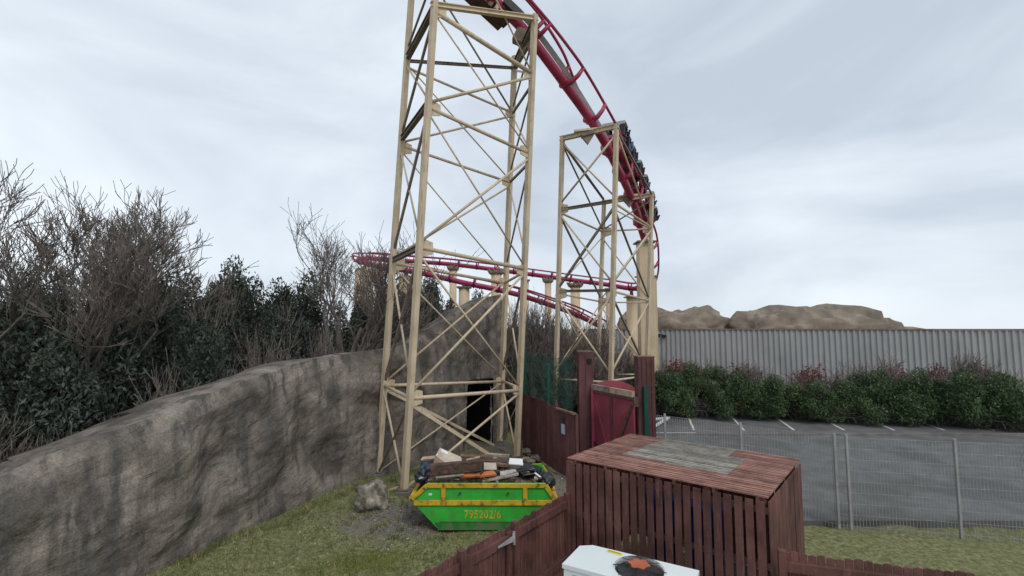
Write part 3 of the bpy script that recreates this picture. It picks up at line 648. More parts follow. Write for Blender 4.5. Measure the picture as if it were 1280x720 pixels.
def bare_tree(loc, h, seed, label, lean=(0, 0), group=None, depth=5, m='bark', name='bare_tree', spread=.5):
    rng = random.Random(seed); t = thing(name, loc, label, 'tree', group); loc = V(loc)
    top = loc+V((lean[0]*.3, lean[1]*.3, h*.28)); MB().tube([loc-V((0, 0, .1)), loc+V((.03, 0, h*.15)), top], [h*.028, h*.022, h*.018], 8).build('trunk', m, t)
    c = MB()
    for k in range(5):
        a = 6.28*k/5+rng.uniform(-.4, .4); d = V((math.cos(a)*.7+lean[0]*.25, math.sin(a)*.7+lean[1]*.25, 1.0)).normalized()
        branches(c, top-V((0, 0, rng.uniform(0, h*.1))), d, h*.30, h*.012, depth, rng, spread, .14, minr=.008)
    c.build('crown', m, t); return t
def bare_shrub_mesh(seed, h, m='bark_dark', n=16, depth=3):
    rng = random.Random(seed); c = MB()
    for k in range(n):
        a = rng.uniform(0, 6.28); r_ = rng.uniform(0, .5); d = V((math.cos(a)*rng.uniform(.1, .8), math.sin(a)*rng.uniform(.1, .8), 1)).normalized()
        branches(c, V((math.cos(a)*r_, math.sin(a)*r_, -.05)), d, h*rng.uniform(.30, .50), .02, depth, rng, .62, .10, minr=.0085, kids=(3, 4), segs=3)
    return c
def leaf_crown(seed, w, h, n, size, mb=None):
    rng = random.Random(seed); c = MB(); lobes = [(V((rng.uniform(-.55, .55)*w, rng.uniform(-.45, .45)*w, rng.uniform(.25, .85)*h)), rng.uniform(.22, .42)) for _ in range(11)]
    for i in range(n):
        o, r_ = rng.choice(lobes); d = V((rng.gauss(0, 1), rng.gauss(0, 1), rng.gauss(0, 1))).normalized()*(rng.random()**.45)
        q = o+V((d.x*r_*w, d.y*r_*w, d.z*r_*h*.7)); q.z = max(.05, q.z)
        a = V((rng.gauss(0, 1), rng.gauss(0, 1), rng.gauss(0, 1))).normalized(); b2 = a.cross(V((rng.gauss(0, 1), rng.gauss(0, 1), rng.gauss(0, 1)))).normalized(); s_ = size*rng.uniform(.6, 1.4)
        c.add([q-a*s_, q+b2*s_*.4, q+a*s_, q-b2*s_*.4], [(0, 1, 2, 3)])
    return c
def place_copy(src, loc, sx, rz, label, group=None):
    r_ = src.copy(); col.objects.link(r_); r_.location = loc; r_.rotation_euler = (0, 0, rz); r_.scale = (sx[0], sx[0], sx[1]) if isinstance(sx, tuple) else (sx, sx, sx); r_['label'] = label
    if group: r_['group'] = group
    elif 'group' in r_: del r_['group']
    for ch in list(src.children):
        c = ch.copy(); col.objects.link(c); c.parent = r_
    return r_
def shrub_proto(name, seed, kind, cat='shrub'):
    t = thing(name, (0, 0, 0), 'x', cat)
    if kind == 'ever':
        leaf_crown(seed, 1.5, 3.2, 15000, .052).build('foliage', 'leaf_dark', t)
        bare_shrub_mesh(seed, 2.0, n=5, depth=2).build('stems', 'bark', t)
    elif kind == 'green':
        leaf_crown(seed, 1.6, 2.2, 11000, .05).build('foliage', 'leaf_mid', t); bare_shrub_mesh(seed, 1.6, n=6, depth=2).build('stems', 'bark', t)
    elif kind == 'red':
        leaf_crown(seed, 1.6, 1.8, 2500, .06).build('foliage', 'leaf_red', t); bare_shrub_mesh(seed, 1.5, n=8, depth=2).build('stems', 'bark_red', t)
    else:
        bare_shrub_mesh(seed, 3.2, n=17, depth=3).build('stems', 'bark_dark', t)
    return t
protoE = [shrub_proto('evergreen_shrub', s, 'ever') for s in (11, 12, 13)]
protoB = [shrub_proto('bare_shrub', s, 'bare') for s in (21, 22, 23)]
protoG = shrub_proto('green_shrub', 31, 'green'); protoR = shrub_proto('red_shrub', 41, 'red')
used = set()
def put(protos, i, loc, sx, rz, label, group=None):
    src = protos[i % len(protos)] if isinstance(protos, list) else protos
    if src.name not in used:
        used.add(src.name); src.location = loc; src.rotation_euler = (0, 0, rz); src.scale = (sx[0], sx[0], sx[1]) if isinstance(sx, tuple) else (sx, sx, sx); src['label'] = label
        if group: src['group'] = group
        return src
    return place_copy(src, loc, sx, rz, label, group)
def pz(px, ytop, D): q = P(px, ytop, D); return q.x, q.y, q.z
# evergreen hedge behind the rock wall
hedge = [(425, 384, 28), (447, 380, 28), (470, 374, 28.5), (490, 366, 29), (508, 360, 29), (526, 360, 29.5), (543, 362, 30), (556, 368, 30.5), (598, 380, 31.5), (520, 372, 27.5), (485, 385, 27), (545, 385, 28.5), (403, 390, 27)]
for i, (px, yt, D_) in enumerate(hedge):
    x, y, z = pz(px, yt, D_); put(protoE, i, (x, y, 0), (1.15, z/3.0), i*1.3, 'dark evergreen shrub in the hedge behind the rock wall', 'dark evergreens behind the rock wall')
# bare shrubs on both sides
bs = [(450, 392, 25), (475, 385, 26), (505, 384, 27), (535, 382, 28), (600, 365, 30), (618, 358, 32), (640, 355, 31), (655, 350, 30), (668, 362, 28), (680, 372, 27), (695, 378, 26.5), (706, 385, 28), (718, 375, 31), (730, 392, 26), (742, 400, 27.5), (752, 408, 30), (765, 418, 32), (778, 428, 33),
      (652, 352, 27), (672, 356, 27.5), (690, 362, 28), (708, 366, 28.5), (727, 376, 29), (742, 388, 29.5), (648, 372, 26), (664, 375, 26.4), (684, 384, 25.8), (702, 392, 26), (712, 398, 27), (726, 405, 29), (748, 420, 28), (660, 400, 24.5), (676, 410, 24.5), (690, 418, 24.5), (706, 420, 25), (720, 430, 25.2), (738, 436, 25.5), (756, 440, 29.5), (772, 440, 30), (786, 440, 30)]
for i, (px, yt, D_) in enumerate(bs):
    x, y, z = pz(px, yt, D_); put(protoB, i, (x, y, 0), (1.0, z/3.3), i*.9,
        'leafless twiggy shrub in the thicket between the two towers' if px >= 640 else 'leafless twiggy shrub growing among the evergreens behind the rock wall', 'leafless shrubs between the towers' if px >= 640 else 'leafless shrubs behind the rock wall')
for i, (px, yt, D_) in enumerate([(648, 415, 26.5), (664, 420, 27), (680, 430, 27), (700, 440, 27.5), (716, 446, 27)]):
    x, y, z = pz(px, yt, D_); put(protoE, i, (x, y, 0), (1.1, z/3.0), i*1.7, 'dark green shrub at the foot of the bare thicket behind the netting', 'dark shrubs behind the netting')
for i, (px, yt, D_) in enumerate([(812, 452, 29), (826, 462, 28.6), (840, 456, 29), (858, 462, 28.5), (744, 462, 24), (757, 465, 25)]):
    x, y, z = pz(px, yt, D_); put(protoG, i, (x, y, 0), (1.05, z/2.1), i*1.1, 'green leafy shrub beside the car park hedge' if i < 4 else 'green shrub glimpsed above the crimson gate', 'green shrubs by the car park' if i < 4 else 'green shrubs behind the gate')
for i, (px, yt, D_) in enumerate([(832, 448, 33), (848, 450, 33)]):
    x, y, z = pz(px, yt, D_); put(protoR, i, (x, y, 0), (1.2, z/1.7), i, 'reddish leaved shrub behind the green hedge by the car park', 'red shrubs by the car park')
x, y, z = pz(822, 432, 30); put(protoB, 1, (x, y, 0), (.45, z/3.3), 2, 'leafless shrub growing up right beside the wide column', None)

# bare trees by the left
bare_tree((-8.4, 20.2, 0), 11.4, 5, 'leafless tree with branch tips before the far track left of the tall tower', (3.2, 0), depth=5)

# ------------------------------------------------------------------ fences
def board_fence(name, a, b_, h, label, m, bw=.11, gap=.012, th=.022, rails=(.3, 1.2), side=1, jag=.02, group=None, posts=True, seed=1, brace=None, stopcap=False, post_h=.05, skip=()):
    """boards, rails and posts from a to b; side=+1 puts the rails on the right hand of a->b"""
    a, b_ = V(a), V(b_); d = b_-a; L_ = d.length; d.normalize(); n_ = V((d.y, -d.x, 0))*side; rng = random.Random(seed)
    t = thing(name, a, label, 'fence', group); mb = MB(); k = int(L_/(bw+gap))
    for i in range(k):
        c = a+d*((i+.5)*(bw+gap)); hh = h+rng.uniform(-jag, jag)
        mb.beam(c+V((0, 0, .02)), c+V((0, 0, hh))+d*rng.uniform(-.004, .004), bw, th*rng.uniform(.9, 1.1), n_) if False else mb.prism([c-d*bw/2-n_*th/2+V((0, 0, .02)), c+d*bw/2-n_*th/2+V((0, 0, .02)), c+d*bw/2-n_*th/2+V((0, 0, hh-.01)), c+d*rng.uniform(-.01, .01)-n_*th/2+V((0, 0, hh+.004)), c-d*bw/2-n_*th/2+V((0, 0, hh-.012))], n_*th)
    mb.build('board_panel', m, t)
    for z in rails: MB().beam(a+n_*(th/2+.03)+V((0, 0, z)), b_+n_*(th/2+.03)+V((0, 0, z)), .07, .12 if h > 2 else .15).build('rail', m, t, bevel=.008)
    if brace: MB().beam(a+n_*(th/2+.032)+V((0, 0, brace[0]))+d*.08, b_+n_*(th/2+.034)+V((0, 0, brace[1]))-d*.08, .06, .14).build('brace', m, t, bevel=.006)
    if posts:
        for q in (a, b_): MB().box(q+n_*.06+V((0, 0, (h+post_h)/2)), (.11, .11, h+post_h), Matrix.Rotation(math.atan2(d.y, d.x), 3, 'Z')).build('post', m, t, bevel=.008)
    return t
def at(px, py, z): return G(px, py, z)
fa = at(706, 618, 1.8); fb = at(640, 654, 1.8); fc = at(637.5, 655.2, 1.8); fd_ = at(577, 688, 1.8); fe = at(573, 690, 1.8); ff = at(530, 716, 1.8); fg = ff+(ff-fe)*2.2
for q in (fa, fb, fc, fd_, fe, ff, fg): q.z = 0
board_fence('board_fence', fa, fb, 1.8, 'brown close-boarded fence panel meeting the slatted store, right of the yard gate', 'fence', rails=(.55, 1.62), side=-1, seed=1)
gt = board_fence('yard_gate', fc, fd_, 1.78, 'low brown boarded gate with a grey strap hinge in the near fence', 'fence', rails=(.45, 1.60), side=-1, seed=2, brace=(.5, 1.55), posts=False)
gt['category'] = 'gate'
dd = (fd_-fc).normalized(); nn = V((dd.y, -dd.x, 0))*-1
for q in (fc+dd*.09, fd_-dd*.06): MB().beam(q+nn*.046+V((0, 0, .1)), q+nn*.046+V((0, 0, 1.72)), .14, .055, nn).build('stile', 'fence', gt, bevel=.006)
h0 = fc+dd*.05+nn*.10+V((0, 0, 1.60)); hm = MB()
hm.prism([h0+V((0, 0, .05)), h0-V((0, 0, .05)), h0+dd*.42-V((0, 0, .012)), h0+dd*.42+V((0, 0, .012))], nn*.012)
hm.box(h0-dd*.03, (.05, .03, .22), Matrix.Rotation(math.atan2(dd.y, dd.x), 3, 'Z')); hm.tube([h0-dd*.0-V((0, 0, .09))+nn*.01, h0+V((0, 0, .09))+nn*.01], .016, 8); hm.build('hinge', 'grey_metal', gt)
board_fence('board_fence', fe, fg, 1.8, 'brown boarded fence with a slanting brace, left of the yard gate at the bottom edge', 'fence', rails=(.45, 1.60), side=-1, seed=3, brace=(1.5, -.4))

# far brown fence beside the skip
qa = G(651, 548); qb = G(684, 573); qc = G(706, 588); 
A_ = V((.36, 21.6, 0)); B_ = V((1.30, 18.9, 0)); C_ = V((1.62, 17.95, 0)); E_ = V((2.15, 16.75, 0))
def far_fence(a, b_, h, label, seed):
    return board_fence('board_fence', a, b_, h, label, 'fence_far', bw=.15, gap=.006, rails=(.3, h-.25), side=-1, posts=True, seed=seed, jag=.012)
far_fence(A_, B_, 2.35, 'dark red-brown boarded fence running away behind the skip under the green netting', 4)
dg = far_fence(C_, E_, 2.2, 'narrow dark brown door panel in the far fence carrying a small blue-white notice', 5)
dq = C_.lerp(E_, .42); dn = (E_-C_).normalized(); fn = V((dn.y, -dn.x, 0)); 
MB().beam(C_+V((0, 0, 2.26)), E_+V((0, 0, 2.26)), .14, .07).build('capping', 'timber_mid', dg)
MB().box(dq+fn*.03+V((0, 0, 1.62)), (.24, .02, .34), Matrix.Rotation(math.atan2(dn.y, dn.x), 3, 'Z')).build('notice', 'sign_white', dg)
MB().box(dq+fn*.03+V((0, 0, 1.95)), (.24, .02, .20), Matrix.Rotation(math.atan2(dn.y, dn.x), 3, 'Z')).build('notice', 'dark_metal', dg)
far_fence(B_+V((.03, -.08, 0)), C_-V((.03, -.05, 0)), 2.3, 'short dark brown fence panel between the netted fence and the door panel with the notice', 6)

# green netting on posts
nf = thing('netting_fence', (0.4, 21.9, 0), 'dark green debris netting stretched on posts above the far fence', 'netting')
na = V((.15, 22.2, 0)); nb = V((2.28, 18.35, 0)); mb = MB(); k = 26
for i in range(k+1):
    q = na.lerp(nb, i/k)+V((.05*math.sin(i*1.3), .05*math.cos(i*2), 0))
    for j in range(9): mb.v.append(q+V((.03*math.sin(j*2+i), 0, 1.9+j*(2.15+.05*math.sin(i*.9))/8)))
for i in range(k):
    for j in range(8): mb.f.append((i*9+j, (i+1)*9+j, (i+1)*9+j+1, i*9+j+1)); mb.smooth.append(True)
mb.build('net', 'netting', nf)
for (px, pyb, yt, D_) in ((656.5, 535, 436, 21.2), (685.5, 545, 455, 18.8)):
    q = P(px, yt, D_); q2 = P(px, pyb, D_); MB().beam((q.x, q.y, 1.0), q, .10, .10).build('post', 'green_post', nf)

# ------------------------------------------------------------------ tall gate
gp = P(731, 440, 18.6); gpost = thing('gate_post', (gp.x, gp.y, 0), 'tall brown boxed gate post on the left of the crimson gate', 'gate post')
MB().box((gp.x, gp.y, gp.z/2), (.55, .5, gp.z)).build('casing', 'fence_far', gpost, bevel=.02)
MB().box((gp.x, gp.y, gp.z+.02), (.58, .53, .04)).build('cap', 'timber_mid', gpost)
MB().box((gp.x+.12, gp.y-.27, gp.z-.32), (.17, .08, .17)).build('lamp', 'black', gpost)
MB().box((gp.x+.0, gp.y-.26, gp.z-1.6), (.03, .03, 3.0)).build('cover_strip', 'fence_far', gpost)
cpz = P(805, 446, 16.3); rpost = thing('gate_post', (cpz.x, cpz.y, 0), 'taller wider brown boxed post in front of the wide cream column, with a green strip', 'gate post')
MB().box((cpz.x, cpz.y, cpz.z/2), (.56, .5, cpz.z)).build('casing', 'fence_far', rpost, bevel=.02)
MB().box((cpz.x, cpz.y, cpz.z+.015), (.59, .53, .03)).build('cap', 'timber_mid', rpost)
for dx in (-.155, 0, .155): MB().box((cpz.x+dx, cpz.y-.255, cpz.z/2), (.008, .012, cpz.z-.05)).build('board_joint', 'black', rpost)
gs = P(807, 482, 15.95); MB().box((gs.x, gs.y, gs.z-1.0), (.13, .08, 2.0)).build('strip', 'green_post', rpost)
lk = P(795, 502, 15.9); MB().box(lk, (.16, .12, .3)).build('latch', 'timber_dark', rpost)
g0 = P(741.5, 478, 18.3); g1 = P(793, 494, 16.2); ga = V((g0.x, g0.y, 0)); gb_ = V((g1.x, g1.y, 0)); gd = (gb_-ga).normalized(); gn = V((gd.y, -gd.x, 0)); GH = 2.92
gate = thing('crimson_gate', ga, 'large crimson boarded gate between the two tall brown posts, with a pale worn top rail', 'gate')
MB().prism([ga, gb_, gb_+V((0, 0, GH)), ga+V((0, 0, GH))], gn*.05).build('panel', 'gate', gate)
Lg = (gb_-ga).length; mid = ga+gd*Lg*.5
for s0, s1, mm in ((0, .47, 'timber_worn'), (.475, 1.0, 'timber_pale')): MB().beam(ga+gd*Lg*s0+V((0, 0, GH+.08))+gn*.03, ga+gd*Lg*s1+V((0, 0, GH+.08))+gn*.03, .12, .20).build('top_rail', mm, gate)
MB().beam(ga+gn*.08+V((0, 0, GH-.06)), gb_+gn*.08+V((0, 0, GH-.06)), .05, .10).build('rail', 'fence_far', gate)
MB().beam(mid+gn*.08+V((0, 0, .1)), mid+gn*.08+V((0, 0, GH-.1)), .12, .05, gn).build('stile', 'fence_far', gate)
MB().beam(ga+gd*.06+gn*.08+V((0, 0, .1)), ga+gd*.06+gn*.08+V((0, 0, GH-.1)), .08, .05, gn).build('stile', 'fence_far', gate)
MB().beam(ga+gd*.1+gn*.08+V((0, 0, GH-.15)), mid+gn*.08+V((0, 0, .35)), .05, .07).build('brace', 'gate', gate)
MB().beam(gb_-gd*.05+gn*.08+V((0, 0, GH-.25)), mid+gn*.08+V((0, 0, .5)), .05, .10).build('brace', 'timber_dark', gate)
MB().beam(ga+gn*.08+V((0, 0, 1.0)), mid+gn*.08+V((0, 0, .9)), .05, .10).build('rail', 'fence_far', gate)
# arched panel behind
ac = (ga+gb_)/2+V((-.05, .9, 0)); ar = MB(); poly = []
for k in range(17):
    th = math.pi*k/16; poly.append(ac+V((.36-math.cos(th)*.92, 0, 2.72-.10*math.cos(math.pi-th)+.52*math.sin(th))))
poly = [poly[0]*1-V((0, 0, 2.0))]+poly+[poly[-1]-V((0, 0, 2.0))]
tag(ar.prism(poly, (0, .06, 0)).build('arched_board', 'gate', loc=ac), 'crimson rounded board rising like a dome behind the crimson gate', 'board')

# ------------------------------------------------------------------ weldmesh fence by the car park
wm0 = P(816, 514, 16.2); wa_ = V((wm0.x, wm0.y, 0)); wb_ = V((8.6, 12.9, 0))
wf = thing('mesh_fence', wa_, 'fine grey wire mesh fence right of the post with the green strip', 'fence'); d_ = (wb_-wa_); Lw = d_.length; d_.normalize(); mb = MB()
for i in range(int(Lw/.075)): q = wa_+d_*i*.075; mb.beam(q, q+V((0, 0, 2.35)), .009)
for j in range(9): mb.beam(wa_+V((0, 0, .1+j*.28)), wb_+V((0, 0, .1+j*.28)), .008)
mb.build('mesh', 'grey_metal', wf)
for k in range(3): q = wa_+d_*(.4+Lw*k*.45); MB().beam(q, q+V((0, 0, 2.42)), .06).build('post', 'grey_metal', wf)
# low barrier kerb in the car park
k0 = G(820, 532); rlw = thing('low_railing', k0, 'low pale railing lying across the car park behind the mesh fence', 'railing')
for a, b_ in ((G(816, 524, .35), G(836, 522, .35)), (G(836, 522, .35), G(818, 533, .35)), (G(816, 524, .1), G(836, 522, .1))): MB().beam(a, b_, .10, .10).build('rail', 'line', rlw)

# ------------------------------------------------------------------ slatted store
c0 = at(711, 572, 2.53); c1 = at(842, 598, 2.53); c3 = at(790, 542, 2.53); c0.z = c1.z = c3.z = 0
fd = (c1-c0).normalized(); bd = (c3-c0).normalized(); ZT = 2.5; LF = 3.7; LB = (c3-c0).length
stn = thing('slatted_store', c0, 'brown slatted timber bin store with a part stripped grey roof', 'shed')
nf_ = V((fd.y, -fd.x, 0))
def slats(a, d, L_, n_, z0, z1, bw, gap, seed):
    mb = MB(); rng = random.Random(seed); k = int(L_/(bw+gap))
    for i in range(k):
        q = a+d*((i+.5)*(bw+gap)); ww = bw*rng.uniform(.93, 1.04); lean = rng.uniform(-.008, .008)
        mb.prism([q-d*ww/2+V((0, 0, z0)), q+d*ww/2+V((0, 0, z0)), q+d*(ww/2+lean)+V((0, 0, z1)), q+d*(-ww/2+lean)+V((0, 0, z1))], n_*.022*rng.uniform(.8, 1.3))
    return mb
slats(c0, fd, LF, nf_, .12, ZT-.05, .125, .042, 1).build('front_slats', 'fence', stn)
slats(c0, bd, LB, V((-bd.y, bd.x, 0)), .12, ZT-.05, .125, .03, 2).build('side_slats', 'fence', stn)
MB().box(c0+nf_*.035+fd*.05+V((0, 0, ZT/2)), (.16, .05, ZT-.04), Matrix.Rotation(math.atan2(fd.y, fd.x), 3, 'Z')).build('corner_post', 'fence', stn, bevel=.006)
for z in (.45, 1.45, 2.3): MB().beam(c0-nf_*.04+V((0, 0, z)), c0+fd*LF-nf_*.04+V((0, 0, z)), .05, .10).build('rail', 'fence', stn)
for k in range(5): MB().beam(c0+fd*(.1+k*(LF-.2)/4)-nf_*.12+V((0, 0, .1)), c0+fd*(.1+k*(LF-.2)/4)-nf_*.12+V((0, 0, ZT-.06)), .09).build('post', 'fence', stn)
bk = c0+bd*LB; mb = slats(bk, fd, LF, nf_, .12, ZT-.05, .2, .0, 5); mb.build('back_boards', 'fence', stn)
mb = slats(c0+fd*LF, bd, LB, fd, .12, ZT-.05, .2, .0, 6); mb.build('end_boards', 'fence', stn)
# roof: narrow battens parallel to the front, a bare grey patch at the right
rows_ = 27; mr_ = MB(); mg = MB(); rng = random.Random(9)
for i in range(rows_):
    u = (i+.5)/rows_; o_ = c0+bd*(LB*u)+V((0, 0, ZT+.012)); w = LB/rows_*.80*abs(bd.dot(nf_))
    w = LB/rows_*.66
    s_split = 4.6
    if u > .33: s_split = .69+(u-.33)*.29
    elif u > .28: s_split = 1.67
    zz = rng.uniform(-.003, .004)
    a = o_-fd*.05+V((0, 0, zz)); mr_.beam(a, o_+fd*min(s_split, LF)+V((0, 0, zz)), w, .025)
    if s_split < LF: mg.beam(o_+fd*(s_split+.004)+V((0, 0, zz)), o_+fd*(2.85 if i < 20 else 2.5)+V((0, 0, zz)), w, .025); mr_.beam(o_+fd*((2.85 if i < 20 else 2.5)+.004)+V((0, 0, zz)), o_+fd*LF+V((0, 0, zz)), w, .025)
mr_.build('roof_battens', 'deck', stn); mg.build('bare_roof_battens', 'deck_grey', stn)
for k in range(6): MB().beam(c0+fd*(.15+k*(LF-.3)/5)+V((0, 0, ZT-.045)), c0+fd*(.15+k*(LF-.3)/5)+bd*LB+V((0, 0, ZT-.045)), .05, .08).build('joist', 'fence', stn)
# blue bins glimpsed inside
for k, u in enumerate((1.75, 2.55)):
    q = c0+fd*u+bd*.55; bn = thing('wheelie_bin', q, ['blue bin glimpsed through the slats above the condenser, the left one', 'blue bin glimpsed through the slats at the right border of the store'][k], 'bin', None)
    MB().tube([q+V((0, 0, .06)), q+V((0, 0, 1.95))], [.26, .33], 4).build('bin_body', 'blue', bn); MB().box(q+V((0, 0, 1.99)), (.6, .6, .06)).build('lid', 'blue', bn)

# ------------------------------------------------------------------ condenser unit
aZ = 1.74; p0 = at(701, 701, aZ); p1 = at(729, 679, aZ); p2 = at(842, 706, aZ)
u_ = (p2-p1).normalized(); v_ = V((-u_.y, u_.x, 0)); 
if v_.y < 0: v_ = -v_
Wd = 1.75; Dp = .78; o_ = p1-v_*Dp     # front-left corner
o_.z = 0; ch = .16
ac_ = thing('condenser_unit', o_, 'white air conditioning condenser with a large round fan guard in the bottom right corner', 'air conditioner')
def q_(a, b_, z): return o_+u_*a+v_*b_+V((0, 0, z))
body = [q_(0, 0, .12), q_(Wd, 0, .12), q_(Wd, Dp, .12), q_(ch, Dp, .12), q_(0, Dp-ch*.7, .12)]
MB().prism(body, V((0, 0, aZ-.12-.05))).build('casing', 'ac_white', ac_, bevel=.01)
# lid with a round hole: ring of quads
fcx, fcy, fr = at(799, 712, aZ), None, .345
fc_ = fcx; fcu = (fc_-o_).dot(u_); fcv = (fc_-o_).dot(v_); fcv = Dp*.5
lid = [(-.015, -.015), (Wd+.015, -.015), (Wd+.015, Dp+.015), (ch, Dp+.015), (-.015, Dp-ch*.7)]
def edge(th):
    c_, s_ = math.cos(th), math.sin(th); best = 9
    for i in range(5):
        (x1, y1), (x2, y2) = lid[i], lid[(i+1) % 5]; ex, ey = x2-x1, y2-y1; den = c_*ey-s_*ex
        if abs(den) < 1e-9: continue
        t_ = ((x1-fcu)*ey-(y1-fcv)*ex)/den; w = ((x1-fcu)*s_-(y1-fcv)*c_)/den
        if t_ > 0 and -1e-6 <= w <= 1+1e-6: best = min(best, t_)
    return fcu+c_*best, fcv+s_*best
mb = MB(); ths = sorted([2*math.pi*i/64 for i in range(64)]+[math.atan2(y-fcv, x-fcu) % (2*math.pi) for x, y in lid]); n = len(ths)
for th in ths:
    ex, ey = edge(th); cxx, cyy = fcu+math.cos(th)*fr, fcv+math.sin(th)*fr
    mb.v += [q_(cxx, cyy, aZ-.16), q_(cxx, cyy, aZ), q_(ex, ey, aZ), q_(ex, ey, aZ-.06)]
for i in range(n):
    j = (i+1) % n
    for k in range(3): mb.f.append((i*4+k, i*4+k+1, j*4+k+1, j*4+k)); mb.smooth.append(False)
mb.build('lid', 'ac_white', ac_)
MB().cyl(q_(fcu, fcv, aZ-.045), fr-.003, .005, 40).build('fan_well', 'black', ac_)
bl = MB()
for k in range(4):
    a0 = k*math.pi/2+.3; vs = []
    for (rr_, aa) in ((.12, 0), (.325, -.15), (.335, .75), (.12, .9)): vs.append(q_(fcu+math.cos(a0+aa)*rr_, fcv+math.sin(a0+aa)*rr_, aZ-.03+(.018 if aa < .3 else -.005)))
    bl.prism(vs, (0, 0, .008))
bl.build('fan_blade', 'dark_metal', ac_)
gr = MB()
for k in range(13):
    rr_ = .12+k*.0185; pts = [q_(fcu+math.cos(t*math.pi/20)*rr_, fcv+math.sin(t*math.pi/20)*rr_, aZ+.035+.03*(1-(rr_/fr)**2)) for t in range(41)]; gr.tube(pts, .0028, 4, False)
for k in range(8):
    a0 = k*math.pi/4+.2; gr.tube([q_(fcu+math.cos(a0)*.1, fcv+math.sin(a0)*.1, aZ+.066), q_(fcu+math.cos(a0)*.375, fcv+math.sin(a0)*.375, aZ+.012)], .006, 5)
gr.build('fan_guard', 'dark_metal', ac_)
hb = MB(); pts = []
for k in range(24):
    a0 = k*math.pi/12; rr_ = .155 if k % 4 in (0, 1) else .125; pts.append(q_(fcu+math.cos(a0)*rr_, fcv+math.sin(a0)*rr_, aZ+.072))
hb.prism(pts, (0, 0, .012)); hb.build('motor_cap', 'hub', ac_)
sk_ = [at(760, 687, aZ+.004), at(779, 692, aZ+.004), at(776.5, 694.5, aZ+.004), at(758, 689.3, aZ+.004)]
stk = MB().prism(sk_[::-1], (0, 0, .003)).build('warning_sticker', 'sign_yellow', ac_)
mk = MB(); e1 = sk_[1]-sk_[0]; e2 = sk_[3]-sk_[0]
for k in range(7): mk.prism([sk_[0]+e1*(.10+k*.115)+e2*.3+V((0, 0, .004)), sk_[0]+e1*(.17+k*.115)+e2*.3+V((0, 0, .004)), sk_[0]+e1*(.16+k*.115)+e2*.65+V((0, 0, .004)), sk_[0]+e1*(.09+k*.115)+e2*.65+V((0, 0, .004))][::-1], (0, 0, .001))
mk.build('sticker_print', 'black', stk)
# side grille on front face
gl = MB().prism([q_(.17, -.004, .35), q_(Wd-.1, -.004, .35), q_(Wd-.1, -.004, aZ-.14), q_(.17, -.004, aZ-.14)], v_*-.006); gl.build('coil_opening', 'black', ac_)
gm = MB()
for k in range(46): a = .19+k*.032; gm.beam(q_(a, -.014, .35), q_(a, -.014, aZ-.14), .006)
for k in range(8): z = .4+k*.17; gm.beam(q_(.17, -.018, z), q_(Wd-.1, -.018, z), .008)
gm.beam(q_(.17, -.012, .33), q_(.17, -.012, aZ-.12), .03); gm.beam(q_(.17, -.012, aZ-.13), q_(Wd-.1, -.012, aZ-.13), .03)
gm.build('coil_guard', 'grey_metal', ac_)
for a in (.1, Wd-.1):
    for b_ in (.1, Dp-.1): MB().box(q_(a, b_, .06), (.12, .12, .13)).build('foot', 'dark_metal', ac_)

# ------------------------------------------------------------------ skip
SY0, SY1 = 12.8, 14.55
def SX(px): return (px-640)/F*SY0
zb_, zm, zr = .03, .80, 1.20
side = [(SX(552), zb_), (SX(664), zb_), (SX(693), zm-.02), (SX(681), zr), (SX(537), zr), (SX(517.5), zm-.02)]
skp = thing('skip', (SX(605), 13.6, 0), 'green and yellow rubbish skip heaped with timber and cardboard, numbered 795202/6', 'skip')
for nm, y0, dy in (('front_side', SY0, .03), ('back_side', SY1, -.03)): MB().prism([V((x, y0, z)) for x, z in side][::(-1 if dy > 0 else 1)], (0, dy, 0)).build(nm, 'green_skip', skp)
endm = MB()
for (xa, za), (xb, zb2) in ((side[0], side[5]), (side[1], side[2])):
    s_ = 1 if xa < -1 else -1
    endm.prism([V((xa, SY0+.03, za)), V((xb, SY0+.03, zb2)), V((xb, SY1-.03, zb2)), V((xa, SY1-.03, za))], (.03*s_, 0, .02))
endm.build('end_plates', 'rust', skp); MB().box(((side[0][0]+side[1][0])/2, (SY0+SY1)/2, .05), (side[1][0]-side[0][0], SY1-SY0-.06, .04)).build('floor', 'rust', skp)
def band(pts, w, y0, s_, nm='rim'):
    mb = MB()
    for a, b_ in zip(pts, pts[1:]): mb.beam(V((a[0], y0, a[1])), V((b_[0], y0, b_[1])), .06, w, (0, 0, 1) if abs(a[0]-b_[0]) > .01 else (1, 0, 0))
    return mb.build(nm, 'yellow_skip', skp, bevel=.006)
for y0 in (SY0-.018, SY1+.018):
    i_ = .055
    band([(side[5][0]+.03, side[5][1]+.02), (side[4][0], zr-i_), (side[3][0], zr-i_), (side[2][0]-.03, side[2][1]+.02)], .11, y0, 1)
    band([(side[5][0]+.09, zm-.085), (side[2][0]-.09, zm-.085)], .12, y0, 1, 'waist_band')
    for px in (557, 656): band([(SX(px), zm-.02), (SX(px), zr-.1)], .11, y0, 1, 'upright')
for x in (side[5][0], side[2][0]): MB().beam((x, SY0, zm), (x, SY1, zm), .09, .09).build('lip', 'yellow_skip', skp)
MB().beam((side[0][0]+.02, SY0-.012, .24), (side[1][0]+.15, SY0-.012, .24), .012, .012).build('crease', 'green_worn', skp)
MB().prism([V((side[0][0]-.12, SY0-.006, .22)), V((side[1][0]+.12, SY0-.006, .22)), V((side[1][0], SY0-.006, zb_)), V((side[0][0], SY0-.006, zb_))], (0, .005, 0)).build('worn_foot_strip', 'green_worn', skp)
